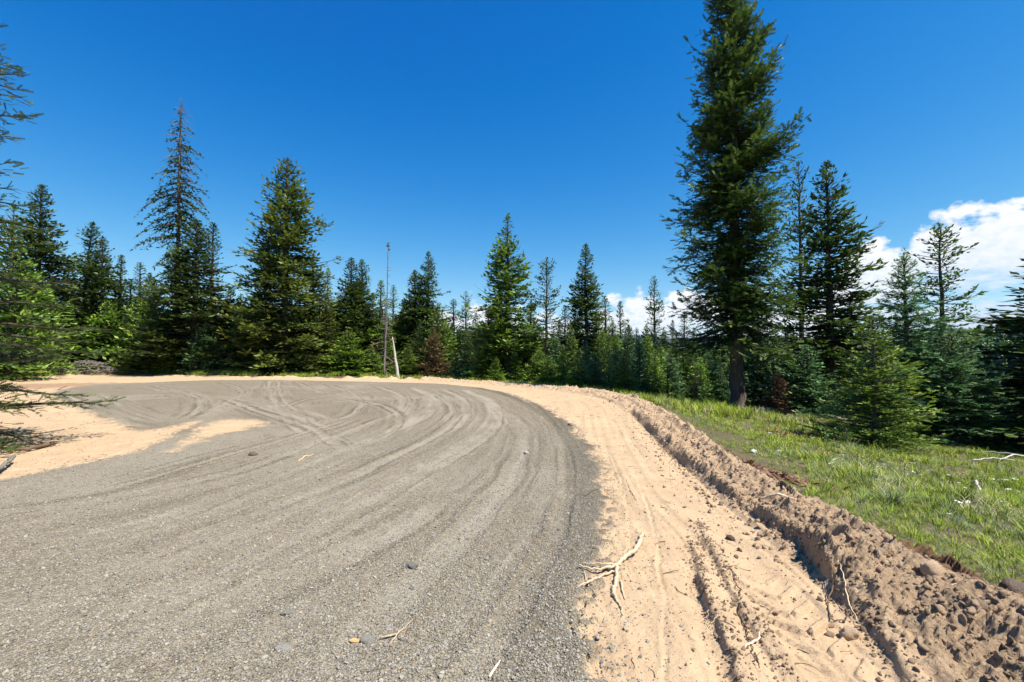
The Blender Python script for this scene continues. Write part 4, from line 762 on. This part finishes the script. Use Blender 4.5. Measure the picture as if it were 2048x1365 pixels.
proto('young2',seed=14,H=5,hb=.02,prof=cone(1.6,.8,.06),nbr=170,sh=.16,lod=1,sec=.11,jit=.2,droop=.15,tipup=.15,e_top=42,e_bot=2,bare=.1,spread=.5,whorl=8,cf=3,clump=1.1)
proto('young3',seed=15,H=5,hb=.05,prof=cone(1.5,.95,.06),nbr=180,sh=.19,lod=0,sec=.09,jit=.18,droop=.1,tipup=.2,e_top=48,e_bot=8,bare=.1,spread=.5,whorl=8,cf=3,clump=1.1)
proto('youngfar1',seed=43,H=5,hb=.02,prof=cone(1.45,1.0,.05),nbr=210,sh=.21,lod=0,sec=.12,jit=.2,droop=.12,tipup=.15,e_top=42,e_bot=5,bare=.05,spread=.5,whorl=8,cf=3,clump=1.0)
proto('youngfar2',seed=44,H=5,hb=.0,prof=cone(1.6,.95,.05),nbr=200,sh=.22,lod=0,sec=.12,jit=.22,droop=.15,tipup=.15,e_top=42,e_bot=2,bare=.05,spread=.5,whorl=7,cf=3,clump=1.0)
proto('youngfar3',seed=45,H=5,hb=.0,prof=cone(1.4,.85,.06),nbr=210,sh=.21,lod=0,sec=.12,jit=.25,droop=.1,tipup=.2,e_top=50,e_bot=10,bare=.05,spread=.5,whorl=7,cf=3,clump=.95)
proto('sapling',seed=16,H=2,hb=.05,prof=cone(.6,.85,.05),nbr=60,sh=.11,lod=1,sec=.1,jit=.2,droop=.05,e_top=45,e_bot=15,bare=.05,leader=.3,cf=3,clump=1.1)
proto('spruce',seed=17,H=7,hb=.3,prof=lambda t:1.9*(1-t)**1.05+.14,nbr=380,sh=.18,lod=1,sec=.09,jit=.2,spread=.5,droop=.28,tipup=.15,e_top=42,e_bot=-5,hang=.12,gap=.2,leader=.9,cf=3,clump=1.1)
def place_tree(x,y,ztop,hw,typ,mt,label,rot=None,group=None):
    if typ[:5]=='young' and y>16: typ='youngfar'+typ[5:]
    d=PROTO[typ]; z0=float(gz(x,y)[0])-.05
    s=(ztop-z0)/d['H']; sx=hw/d['rad']*(1.16 if typ[:3] in('mat','nar','big') else 1.03)
    e=bpy.data.objects.new('fir_tree',None); COL.objects.link(e); e.location=(x,y,z0); e.rotation_euler=(0,0,rot if rot is not None else random.uniform(0,6.28)); e.scale=(sx,sx,s)
    tag(e,label,'tree',group)
    link('trunk',d['me_trunk'],e)
    if d['me_wood']: link('branches',d['me_wood'],e)
    if d['me_dead']: link('dead_branches',d['me_dead'],e)
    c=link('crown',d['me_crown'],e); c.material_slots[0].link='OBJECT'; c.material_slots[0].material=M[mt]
    return e
print('total tris',sum(len(m.polygons) for m in bpy.data.meshes))
random.seed(4)
for (x,y,zt,hw,typ,mt,lab) in TREES:
    place_tree(x,y,zt,hw,typ,mt,lab,{'mature4':0.0,'hero':1.0}.get(typ),group='firs around the gravel turning area')
# close fir reaching in from the left: finely needled boughs
proto('near',seed=21,H=10.5,hb=.35,prof=lambda t:2.2*(1-t)**1.0+.12,nbr=200,sh=.15,lod=2,sec=.085,jit=.10,droop=.20,tipup=.10,e_top=26,e_bot=-4,bare=.25,spread=.40,r0=.17,hang=.02,gap=.25,secmax=.8,cf=3,clump=1.1)
NEARX,NEARY=-9.75,7.55
place_tree(NEARX,NEARY,10.2,PROTO['near']['rad']/1.03*.97,'near','dark','close fir cut off by the left edge, its needled boughs reaching over the pad',1.3)
# ------------------------------------------------------------------ snags
def snag(name,x,y,h,r,leanx,leany,m,label,brs,bulb=False,seed=5):
    rng=np.random.default_rng(seed); z0=float(gz(x,y)[0])-.1
    e=bpy.data.objects.new(name,None); COL.objects.link(e); e.location=(x,y,z0); tag(e,label,'dead tree')
    t=np.linspace(0,1,14); p=np.stack([leanx*t,leany*t,h*t],1); p[1:,:2]+=np.cumsum(rng.normal(0,h*.004,(13,2)),0)
    link('trunk',new_mesh(name+'_trunk',*tube(p,r*(1-.75*t),8,rng,.2),m,True),e)
    parts=[]
    for k in range(brs):
        q=rng.uniform(.15,.98); a=rng.uniform(0,6.28); L=h*rng.uniform(.03,.09)*(1.2-q); b=np.array([np.interp(q,t,p[:,i]) for i in range(3)])
        d=np.array([math.cos(a),math.sin(a),rng.uniform(-.4,.2)]); parts.append(tube([b,b+d*L*.6,b+d*L+[0,0,-L*.15]],[.02,.012,.004],4))
    if bulb:
        for k in range(14):
            a=rng.uniform(0,6.28); b=p[-1]+[0,0,rng.uniform(-.5,.1)]; d=np.array([math.cos(a),math.sin(a),rng.uniform(.2,1.0)]); parts.append(tube([b,b+d*.12,b+d*.2],[.03,.025,.006],4))
    if parts: link('branch_stubs',new_mesh(name+'_stubs',*join(parts),M['deadwood'],True),e)
    return e,p
snag('snag_pole',-9.35,33.4,10.0,.075,.30,0,M['deadwood'],'thin bare snag pole with a tufted tip standing among the far firs',60,True)
snag('white_snag',-8.0,32.2,3.1,.13,-.45,.1,M['whitewood'],'short bleached white snag leaning left at the far pad edge',0,False,9)
# dead brown foliage hanging on the pole
d=conifer(seed=31,H=6,hb=.5,prof=lambda t:.9*(1-t)**.5,nbr=60,sh=.2,lod=0,sec=.3,jit=.5,bare=.4,spread=.2,droop=.6,skip=.3)
Vc,Fc,tcn=d['crown']; me=new_mesh('dead_fir_crown',Vc,Fc,M['rust'],False,{'tint':('FLOAT',tcn)})
e=bpy.data.objects.new('fir_tree',None); COL.objects.link(e); e.location=(-9.5,34.0,float(gz(-9.5,34.0)[0])); tag(e,'dying brown fir with sparse rusty boughs right behind the snag pole','tree')
link('trunk',new_mesh('dead_fir_trunk',*d['trunk'],M['bark'],True),e); link('crown',me,e); link('branches',new_mesh('dead_fir_branches',*d['wood'],M['deadwood'],True),e)
# brush heap on the bank at the far left
rg_=np.random.default_rng(55); parts=[]
for k in range(260):
    a=rg_.random()*6.28; c_=np.array([rg_.normal(0,2.6),rg_.normal(0,.9),0]); c_[2]=max(.05,1.1*math.exp(-(c_[0]/2.4)**2)*rg_.random()); L_=rg_.uniform(.4,1.8); d_=np.array([math.cos(a),math.sin(a)*.6,rg_.normal(0,.3)])
    parts.append(tube([c_-d_*L_*.5,c_+[0,0,.06],c_+d_*L_*.5],[.035,.03,.01],4))
bx,by=-35.2,37.5
o=link('brush_heap',new_mesh('brush_heap',*join(parts),M['deadwood'],True),None,(bx,by,float(gz(bx,by)[0])),(0,0,.5)); tag(o,'heap of grey-brown cut brush on the bank at the far left of the pad','brush heap')
# ------------------------------------------------------------------ distant woods
rng=np.random.default_rng(77)
def lowtree(seed,n=90):
    r=np.random.default_rng(seed); V_=[];F_=[];t_=[]
    for k in range(n):
        t=k/n; z=.06+.94*t; rad=.20*(1-t)**.85+.012
        for q in range(3):
            a=r.random()*6.28; rr_=rad*r.uniform(.65,1.15); w_=.035+.25*rad; o=len(V_)
            dx,dy=math.cos(a),math.sin(a)
            V_+=[(0,0,z+.02),(dx*rr_*.7-dy*w_,dy*rr_*.7+dx*w_,z-.02*r.random()),(dx*rr_,dy*rr_,z-.03*r.random()),(dx*rr_*.7+dy*w_,dy*rr_*.7-dx*w_,z-.02*r.random())]
            F_+=[(o,o+1,o+2),(o,o+2,o+3)]; v=r.random(); t_+=[v*.5,v,v,v]
    return np.array(V_),np.array(F_),np.array(t_)
lows=[]
for k in range(4):
    a,b,c=lowtree(200+k); lows.append(new_mesh(f'distant_fir_{k}',a,b,M['blue' if k%2 else 'green'],False,{'tint':('FLOAT',c)}))
pts=[]
def ring(n,r0,r1,a0,a1,h0,h1,pw=1.0):
    r=r0+(r1-r0)*rng.random(n)**pw; a=np.radians(rng.uniform(a0,a1,n)); x=r*np.sin(a); y=r*np.cos(a)
    z=gz(x,y); h=rng.uniform(h0,h1,n); return np.stack([x,y,z-.2,h],1)
near_sets=[ring(650,42,62,-54,2,3.5,6.5),ring(160,38,62,2,14,3,5),ring(500,32,60,10,52,2.0,4.0),ring(1500,60,140,-60,62,4,8),ring(2600,140,420,-62,64,8,15),ring(2200,100,300,38,70,6,12),ring(600,30,200,64,296,5,12),ring(160,22,34,-70,-44,4,8)]
S=np.vstack(near_sets)
dp=poly_sd(S[:,0],S[:,1],PAD); S=S[(dp>3.0)]
# keep clear of the open grass slope on the right
S=S[~((S[:,0]>2)&(S[:,1]<24)&(S[:,0]<26))]
n=len(S)
scatter('distant_forest',S[:,:3],np.stack([np.zeros(n),np.zeros(n),rng.random(n)*6.28],1),np.stack([S[:,3]*rng.uniform(.8,1.2,n)]*2+[S[:,3]],1),rng.integers(0,4,n),lows,'dark conifer forest filling the valley and hillside beyond the pad edge','forest')
# blue mountain ridge
az_=np.radians(np.linspace(-75,110,260)); rows_=[]
for kk,(rd,) in enumerate(((4200,),(4700,),(5200,),(6000,),(7500,))):
    hh=np.array([0,.45,.8,1,.7])[kk]
    prof=150+90*np.sin(az_*3.1+1)+60*(vn(az_*9,az_*0,5)-.5)*2+18*(vn(az_*60,az_*0,6)-.5)+70*np.exp(-((np.degrees(az_)-46)/6)**2)
    rows_.append(np.stack([rd*np.sin(az_),rd*np.cos(az_),prof*hh*1.15+(fbm(az_*30,az_*0+kk,1,3,8)*30 if kk in(1,2) else 0)-(60 if kk==0 else 0)],1))
G=np.array(rows_); n1_,n2_=G.shape[:2]; i=np.arange(n1_-1)[:,None]*n2_; j=np.arange(n2_-1)[None,:]
F_=np.stack([i+j,i+j+1,i+n2_+j+1,i+n2_+j],-1).reshape(-1,4)[:,::-1]
o=link('hills',new_mesh('hills',G.reshape(-1,3),F_,M['mount'],True)); tag(o,'far wooded mountain ridge on the horizon',None,None,'structure')
# thin summer haze that blues the far ridge
hm=bpy.data.materials.new('haze'); hm.use_nodes=True; hk=NT(hm.node_tree); ho=hk.n('ShaderNodeOutputMaterial'); hv=hk.n('ShaderNodeVolumePrincipled')
hv.inputs['Color'].default_value=(.62,.78,1,1); hv.inputs['Density'].default_value=.000022; hk.l(hv.outputs[0],ho.inputs['Volume'])
bxs=[(x_,y_,z_) for z_ in (-260,470) for y_ in (-6300,8200) for x_ in (-8200,8200)]
hz=link('haze',new_mesh('haze',bxs,[(0,2,3,1),(4,5,7,6),(0,1,5,4),(2,6,7,3),(0,4,6,2),(1,3,7,5)],hm)); tag(hz,'faint blue summer haze over the far ridge',None,None,'stuff')
# ------------------------------------------------------------------ loose stones, clods
rocks=[new_mesh(f'gravel_stone_{k}',*rock_vf(300+k,1,.6,.7,1.3),M['stone']) for k in range(4)]
r=1.7+(10-1.7)*rng.random(150000)**1.3; a=np.radians(rng.uniform(-54,30,r.size)); x=r*np.sin(a); y=r*np.cos(a)
sdg=poly_sd(x,y,GRV); keep=(sdg<.02)|((sdg<.8)&(rng.random(r.size)<.4*np.exp(-sdg*4)))
keep&=poly_sd(x,y,ISLAND)>0
x,y=x[keep],y[keep]; n=len(x); s=rng.uniform(.003,.0068,n)*(1+(rng.random(n)<.04)*.9)
scatter('loose_gravel',np.stack([x,y,gz(x,y)+s*.3],1),rng.random((n,3))*[.6,.6,6.28],np.stack([s,s*rng.uniform(.7,1.2,n),s],1),rng.integers(0,4,n),rocks,'loose grey crushed stones lying on the gravel road','gravel')
clods=[new_mesh(f'soil_clod_{k}',*rock_vf(400+k,2,.75,.8,2.2),M['soil'],True) for k in range(4)]
n=16000; k=rng.integers(0,len(cr)-1,n); f=rng.random(n); L_=np.linalg.norm(np.diff(cr,axis=0),axis=1)
k=rng.choice(len(cr)-1,n,p=(w8:=L_/(1+.02*(np.hypot(cr[:-1,0],cr[:-1,1])**2)))/w8.sum())
p=cr[k]*(1-f[:,None])+cr[k+1]*f[:,None]; tn=norm(cr[k+1]-cr[k]); nrm=np.stack([tn[:,1],-tn[:,0]],1)
off=rng.normal(-.32,.33,n); p=p+nrm*off[:,None]
ok=(np.hypot(p[:,0],p[:,1])>1.6)&(np.hypot(p[:,0],p[:,1])<34)&(off<.35)&(off>-1.2); p=p[ok]; n=len(p)
s=.004+.020*rng.random(n)**4; s=s*(1+.5*(rng.random(n)<.02))
extra=[]
for kind,amp,pl in RUTS:
    if kind!='step': continue
    q=smooth_pl(pl,.1); m_=int(len(q)*26); ki=rng.integers(0,len(q)-1,m_); extra.append(q[ki]+rng.normal(0,.05,(m_,2))+(q[ki+1]-q[ki])*rng.random((m_,1)))
ex=np.vstack(extra); ex=ex[(ex[:,1]<14)&(ex[:,1]>1.2)]; p=np.vstack([p,ex]); s=np.concatenate([s,.003+.009*rng.random(len(ex))**2])
# left shoulder crumbs and thin crumbs on the flat dirt
m_=26000; xx=rng.uniform(-13,4,m_); yy=1.5+rng.random(m_)**1.4*14.5; okk=(poly_sd(xx,yy,PAD)<-.1)&(poly_sd(xx,yy,GRV)>.02); q=np.stack([xx,yy],1)[okk]
p=np.vstack([p,q]); s=np.concatenate([s,.0025+.007*rng.random(len(q))**3+.009*(rng.random(len(q))<.01)]); n=len(p)
scatter('soil_clods',np.stack([p[:,0],p[:,1],gz(p[:,0],p[:,1])+s*.35],1),rng.random((n,3))*[3,3,6.28],np.stack([s*rng.uniform(.7,1.3,n),s,s*rng.uniform(.6,1,n)],1),rng.integers(0,4,n),clods,'crumbly tan soil clods along the churned berm and ruts','soil')
def at3(x,y,dz=0): return (x,y,float(gz(x,y)[0])+dz)
def single_rock(name,x,y,s,m,label,cat='rock',seed=1,rot=0,sink=.25,sub=3):
    o=link(name,new_mesh(name,*rock_vf(seed,sub,1,.6,1.4),m,True),None,at3(x,y,s[2]*(1-sink*2)*.8),(.1,.15,rot)); o.scale=s; return tag(o,label,cat)
for nm,x,y,sz,m,lab,cat,sd_,rt,sk in ROCKS:
    single_rock(nm,x,y,sz,M[m],lab,cat,sd_,rt,sk)
def stick(name,strands,m,label,cat='stick',seed=1,ground=True,sides=7):
    rg=np.random.default_rng(seed); parts=[]; o0=None
    for pts_,rad_ in strands:
        P0=np.array(pts_,float)
        if ground: P0[:,2]+=gz(P0[:,0],P0[:,1])
        if o0 is None: o0=P0[0].copy()
        q=np.linspace(0,len(P0)-1,max(8,len(P0)*5)); C=np.stack([np.interp(q,np.arange(len(P0)),P0[:,i]) for i in range(3)],1)
        kk=np.array([.25,.5,.25]); C[1:-1]=np.stack([np.convolve(C[:,i],kk,'valid') for i in range(3)],1)
        ln=np.linalg.norm(P0[-1]-P0[0]); C[1:-1]+=rg.normal(0,min(.006,ln*.01),(len(C)-2,3))
        rd=np.interp(q,np.linspace(0,len(P0)-1,len(rad_)),rad_)*(1+rg.normal(0,.08,len(q)))
        parts.append(tube(C-o0,rd,sides,rg,.25))
    o=link(name,new_mesh(name,*join(parts),M[m],True),None,tuple(o0)); return tag(o,label,cat)
for nm,st_,m,lab,cat in STICKS: stick(nm,st_,m,lab,cat,len(lab))
# fine root fibres and twiglets strewn over the dirt
def fibre(sd_):
    rg=np.random.default_rng(sd_); n=7; a=0; p=[(0,0,0)]
    for k in range(n):
        a+=rg.normal(0,.45); p.append((p[-1][0]+.15*math.cos(a),p[-1][1]+.15*math.sin(a),max(0,.03*rg.random())))
    return tube(p,np.linspace(.022,.006,n+1),4)
fib=[new_mesh(f'root_fibre_{k}',*fibre(500+k),M['darkroot' if k%3 else 'root'],True) for k in range(5)]
m_=5000; xx=np.concatenate([rng.uniform(.3,3.2,m_),rng.uniform(-13,-4,m_//2)]); yy=np.concatenate([1.6+rng.random(m_)**1.5*20,rng.uniform(5,14,m_//2)])
okk=(poly_sd(xx,yy,PAD)<.2)&(poly_sd(xx,yy,GRV)>.05)&(rng.random(len(xx))<.16); xx=xx[okk];yy=yy[okk];n=len(xx); s_=rng.uniform(.04,.16,n)
scatter('root_fibres',np.stack([xx,yy,gz(xx,yy)+.003],1),np.stack([rng.normal(0,.1,n),rng.normal(0,.1,n),rng.random(n)*6.28],1),np.stack([s_]*3,1),rng.integers(0,5,n),fib,'thin dark root fibres and twigs strewn over the tan dirt','roots')
def tuft(sd_,n,w_,spread_,bend,mt,name,segs=3):
    rg=np.random.default_rng(sd_); V_=[];F_=[]
    for k in range(n):
        a=rg.random()*6.28; r0_=spread_*rg.random()**.7; bx,by=r0_*math.cos(a),r0_*math.sin(a); h=rg.uniform(.55,1.05); d_=a+rg.normal(0,.8); b_=bend*rg.uniform(.3,1.3)
        px,py=-math.sin(d_),math.cos(d_); o=len(V_)
        for q in range(segs+1):
            t=q/segs; wd=w_*(1-t)**.7; cx=bx+math.cos(d_)*b_*t*t; cy=by+math.sin(d_)*b_*t*t; z=h*t*(1-.25*t*b_)
            if q<segs: V_+=[(cx-px*wd,cy-py*wd,z),(cx+px*wd,cy+py*wd,z)]
            else: V_.append((cx,cy,z))
        for q in range(segs-1): i_=o+2*q; F_+=[(i_,i_+1,i_+3),(i_,i_+3,i_+2)]
        i_=o+2*(segs-1); F_.append((i_,i_+1,i_+2))
    return new_mesh(name,V_,F_,M[mt])
gv=[tuft(600+k,16,.022,.32,.55,'grass',f'grass_tuft_{k}') for k in range(4)]+[tuft(620,14,.018,.4,.9,'drygrass','grass_tuft_dry'),tuft(621,16,.02,.4,.7,'palegrass','grass_tuft_pale')]
N_=60000; a=np.radians(rng.uniform(-2,62,N_)); r=2.6+rng.random(N_)**1.5*24; x=r*np.sin(a); y=r*np.cos(a)
dpd=poly_sd(x,y,PAD); pat=fbm(x,y,.8,4,131)+.5
keep=(dpd>.25)&(rng.random(N_)<sst(dpd,.2,1.0)*np.clip(-.55+pat*2.5,.03,1))&(x>1)
def inspot(x,y,cx,cy,rx,ry,rot):
    c,s=math.cos(rot),math.sin(rot); return np.hypot(((x-cx)*c+(y-cy)*s)/rx,(-(x-cx)*s+(y-cy)*c)/ry)<.8
for a_ in ((7.3,15.0,1.8,.7,-.1),(7.9,11.6,1.2,.35,-.5),(3.6,6.3,.5,.25,-.9),(9.6,18.6,2.5,.8,-.1)): keep&=~(inspot(x,y,*a_)&(rng.random(N_)<.85))
x,y,dpd=x[keep],y[keep],dpd[keep]; n=len(x); h=rng.uniform(.05,.15,n)*(.55+.5*sst(dpd,.3,2.5))*(.7+.7*(fbm(x,y,.9,3,142)+.5))*(1+.8*(rng.random(n)<.04))
idx=np.where(rng.random(n)<np.clip(.22+.9*(fbm(x,y,.6,3,141)),.05,.7),rng.integers(4,6,n),rng.integers(0,4,n))
scatter('grass',np.stack([x,y,gz(x,y)-.01],1),np.stack([rng.normal(0,.15,n),rng.normal(0,.15,n),rng.random(n)*6.28],1),np.stack([h*1.1,h*1.1,h],1),idx,gv,'green meadow grass on the slope beyond the berm','grass')
print('tufts',n)
# strip of weeds at the far pad edges
N_=9000; t_=rng.random(N_); k=rng.integers(0,len(cr)-1,N_); p=cr[k]+(cr[k+1]-cr[k])*t_[:,None]; tn=norm(cr[k+1]-cr[k]); p=p+np.stack([tn[:,1],-tn[:,0]],1)*rng.uniform(.3,5,N_)[:,None]*(-1 if poly_sd(*(cr[40]+np.array([norm(cr[41]-cr[40])[1],-norm(cr[41]-cr[40])[0]])).reshape(2,1),PAD)[0]<0 else 1)
ok=(np.hypot(p[:,0],p[:,1])>15)&(fbm(p[:,0],p[:,1],.3,3,151)>-.08); p=p[ok]; n=len(p); h=rng.uniform(.15,.45,n)
scatter('undergrowth',np.stack([p[:,0],p[:,1],gz(p[:,0],p[:,1])],1),np.stack([rng.normal(0,.15,n),rng.normal(0,.15,n),rng.random(n)*6.28],1),np.stack([h,h,h],1),rng.integers(0,5,n),gv,'low green weeds along the foot of the trees','weeds')
def flower(sd_,m,name,flat):
    rg=np.random.default_rng(sd_); parts=[tube([(0,0,0),(.02,.01,.5),(.03,0,.97)],[.012,.01,.008],3,cap=False)]
    Vs,Fs=parts[0]; mi=[0]*len(Fs); V_=[tuple(v) for v in Vs]; F_=[tuple(f) for f in Fs]
    for k in range(5 if flat else 3):
        a=rg.random()*6.28; r_=.1*rg.random()+(.05 if flat else .08); c=np.array([.03+r_*math.cos(a),r_*math.sin(a),1+(.0 if flat else rg.uniform(-.3,.05))]); o=len(V_); R_=.038 if flat else .035
        V_+=[tuple(c)]+[tuple(c+[R_*math.cos(q*1.047),R_*math.sin(q*1.047),-.015]) for q in range(6)]
        for q in range(6): F_.append((o,o+1+q,o+1+(q+1)%6)); mi.append(1)
    me=new_mesh(name,V_,F_,M['leaf']); me.materials.append(M[m]); me.polygons.foreach_set('material_index',mi); return me
for nm,m,cx,cy,rx,ry,cnt,lab in (('yellow_flowers','yellow',5.8,9.6,2.2,3.5,300,'small yellow wildflowers dotted through the grass'),('white_flowers','white',6.6,5.6,1.7,2.6,80,'white umbel wildflowers in the grass at the right edge')):
    x=rng.normal(cx,rx*.6,cnt); y=rng.normal(cy,ry*.6,cnt); ok=poly_sd(x,y,PAD)>.6; x,y=x[ok],y[ok]; n=len(x); h=rng.uniform(.12,.3,n)
    scatter(nm,np.stack([x,y,gz(x,y)],1),np.stack([rng.normal(0,.15,n),rng.normal(0,.15,n),rng.random(n)*6.28],1),np.stack([h,h,h],1),rng.integers(0,3,n),[flower(700+k,m,f'{nm}_{k}',m=='white') for k in range(3)],lab,'flowers')
for nm,x,y,h,m,lab in CLUMPS:
    o=link(nm,tuft(800+int(x*10),110,.012,.16,.8,m,nm,4),None,at3(x,y,-.02)); o.scale=(h*1.25,h*1.25,h); tag(o,lab,'grass clump')
def leafy(x,y,h,label,sd_):
    rg=np.random.default_rng(sd_); e=bpy.data.objects.new('leafy_plant',None); COL.objects.link(e); e.location=at3(x,y,-.02); tag(e,label,'plant')
    st=[];V_=[];F_=[]
    for k in range(6):
        a=rg.random()*6.28; t=np.linspace(0,1,6); L_=h*rg.uniform(.6,1); sp_=rg.uniform(.05,.3)*h; p=np.stack([math.cos(a)*sp_*t,math.sin(a)*sp_*t,L_*t],1); st.append(tube(p,.006*(1.2-t),4,cap=False))
        for q in range(11):
            u=.15+.85*q/10; b=np.array([np.interp(u,t,p[:,i]) for i in range(3)]); d_=rg.random()*6.28; l=h*.16*rg.uniform(.7,1.2)
            D=np.array([math.cos(d_),math.sin(d_),.35]); S=np.array([-math.sin(d_),math.cos(d_),0])*.3; o=len(V_)
            V_+=[tuple(b),tuple(b+l*(.5*D+S)),tuple(b+l*D),tuple(b+l*(.5*D-S))]; F_+=[(o,o+1,o+2),(o,o+2,o+3)]
    link('stems',new_mesh('leafy_stems',*join(st),M['leaf']),e); link('leaves',new_mesh('leafy_leaves',V_,F_,M['leaf']),e)
for a_ in LEAFY: leafy(*a_)
# splintered red-brown rotten wood by the trunk
chips=[new_mesh(f'rotten_chip_{k}',*rock_vf(900+k,1,.35,.9,1.1),M['rot']) for k in range(3)]
pp=[]
for cx,cy,rx,ry,rot,c_ in ((7.3,15.0,1.8,.7,-.1,420),(6.0,15.5,2.0,.45,-.1,200),(7.9,11.6,1.2,.35,-.5,380),(3.6,6.3,.5,.25,-.9,160),(9.6,18.6,2.5,.8,-.1,200)):
    u=rng.normal(0,.45,c_)*rx; v=rng.normal(0,.45,c_)*ry; pp.append(np.stack([cx+u*math.cos(rot)-v*math.sin(rot),cy+u*math.sin(rot)+v*math.cos(rot)],1))
p=np.vstack(pp); n=len(p); s_=rng.uniform(.015,.06,n)
scatter('rotten_wood_debris',np.stack([p[:,0],p[:,1],gz(p[:,0],p[:,1])+s_*.3],1),rng.random((n,3))*[.8,.8,6.28],np.stack([s_*2.2,s_*.6,s_*.8],1),rng.integers(0,3,n),chips,'crumbled red-brown rotten wood scattered in the grass','debris')
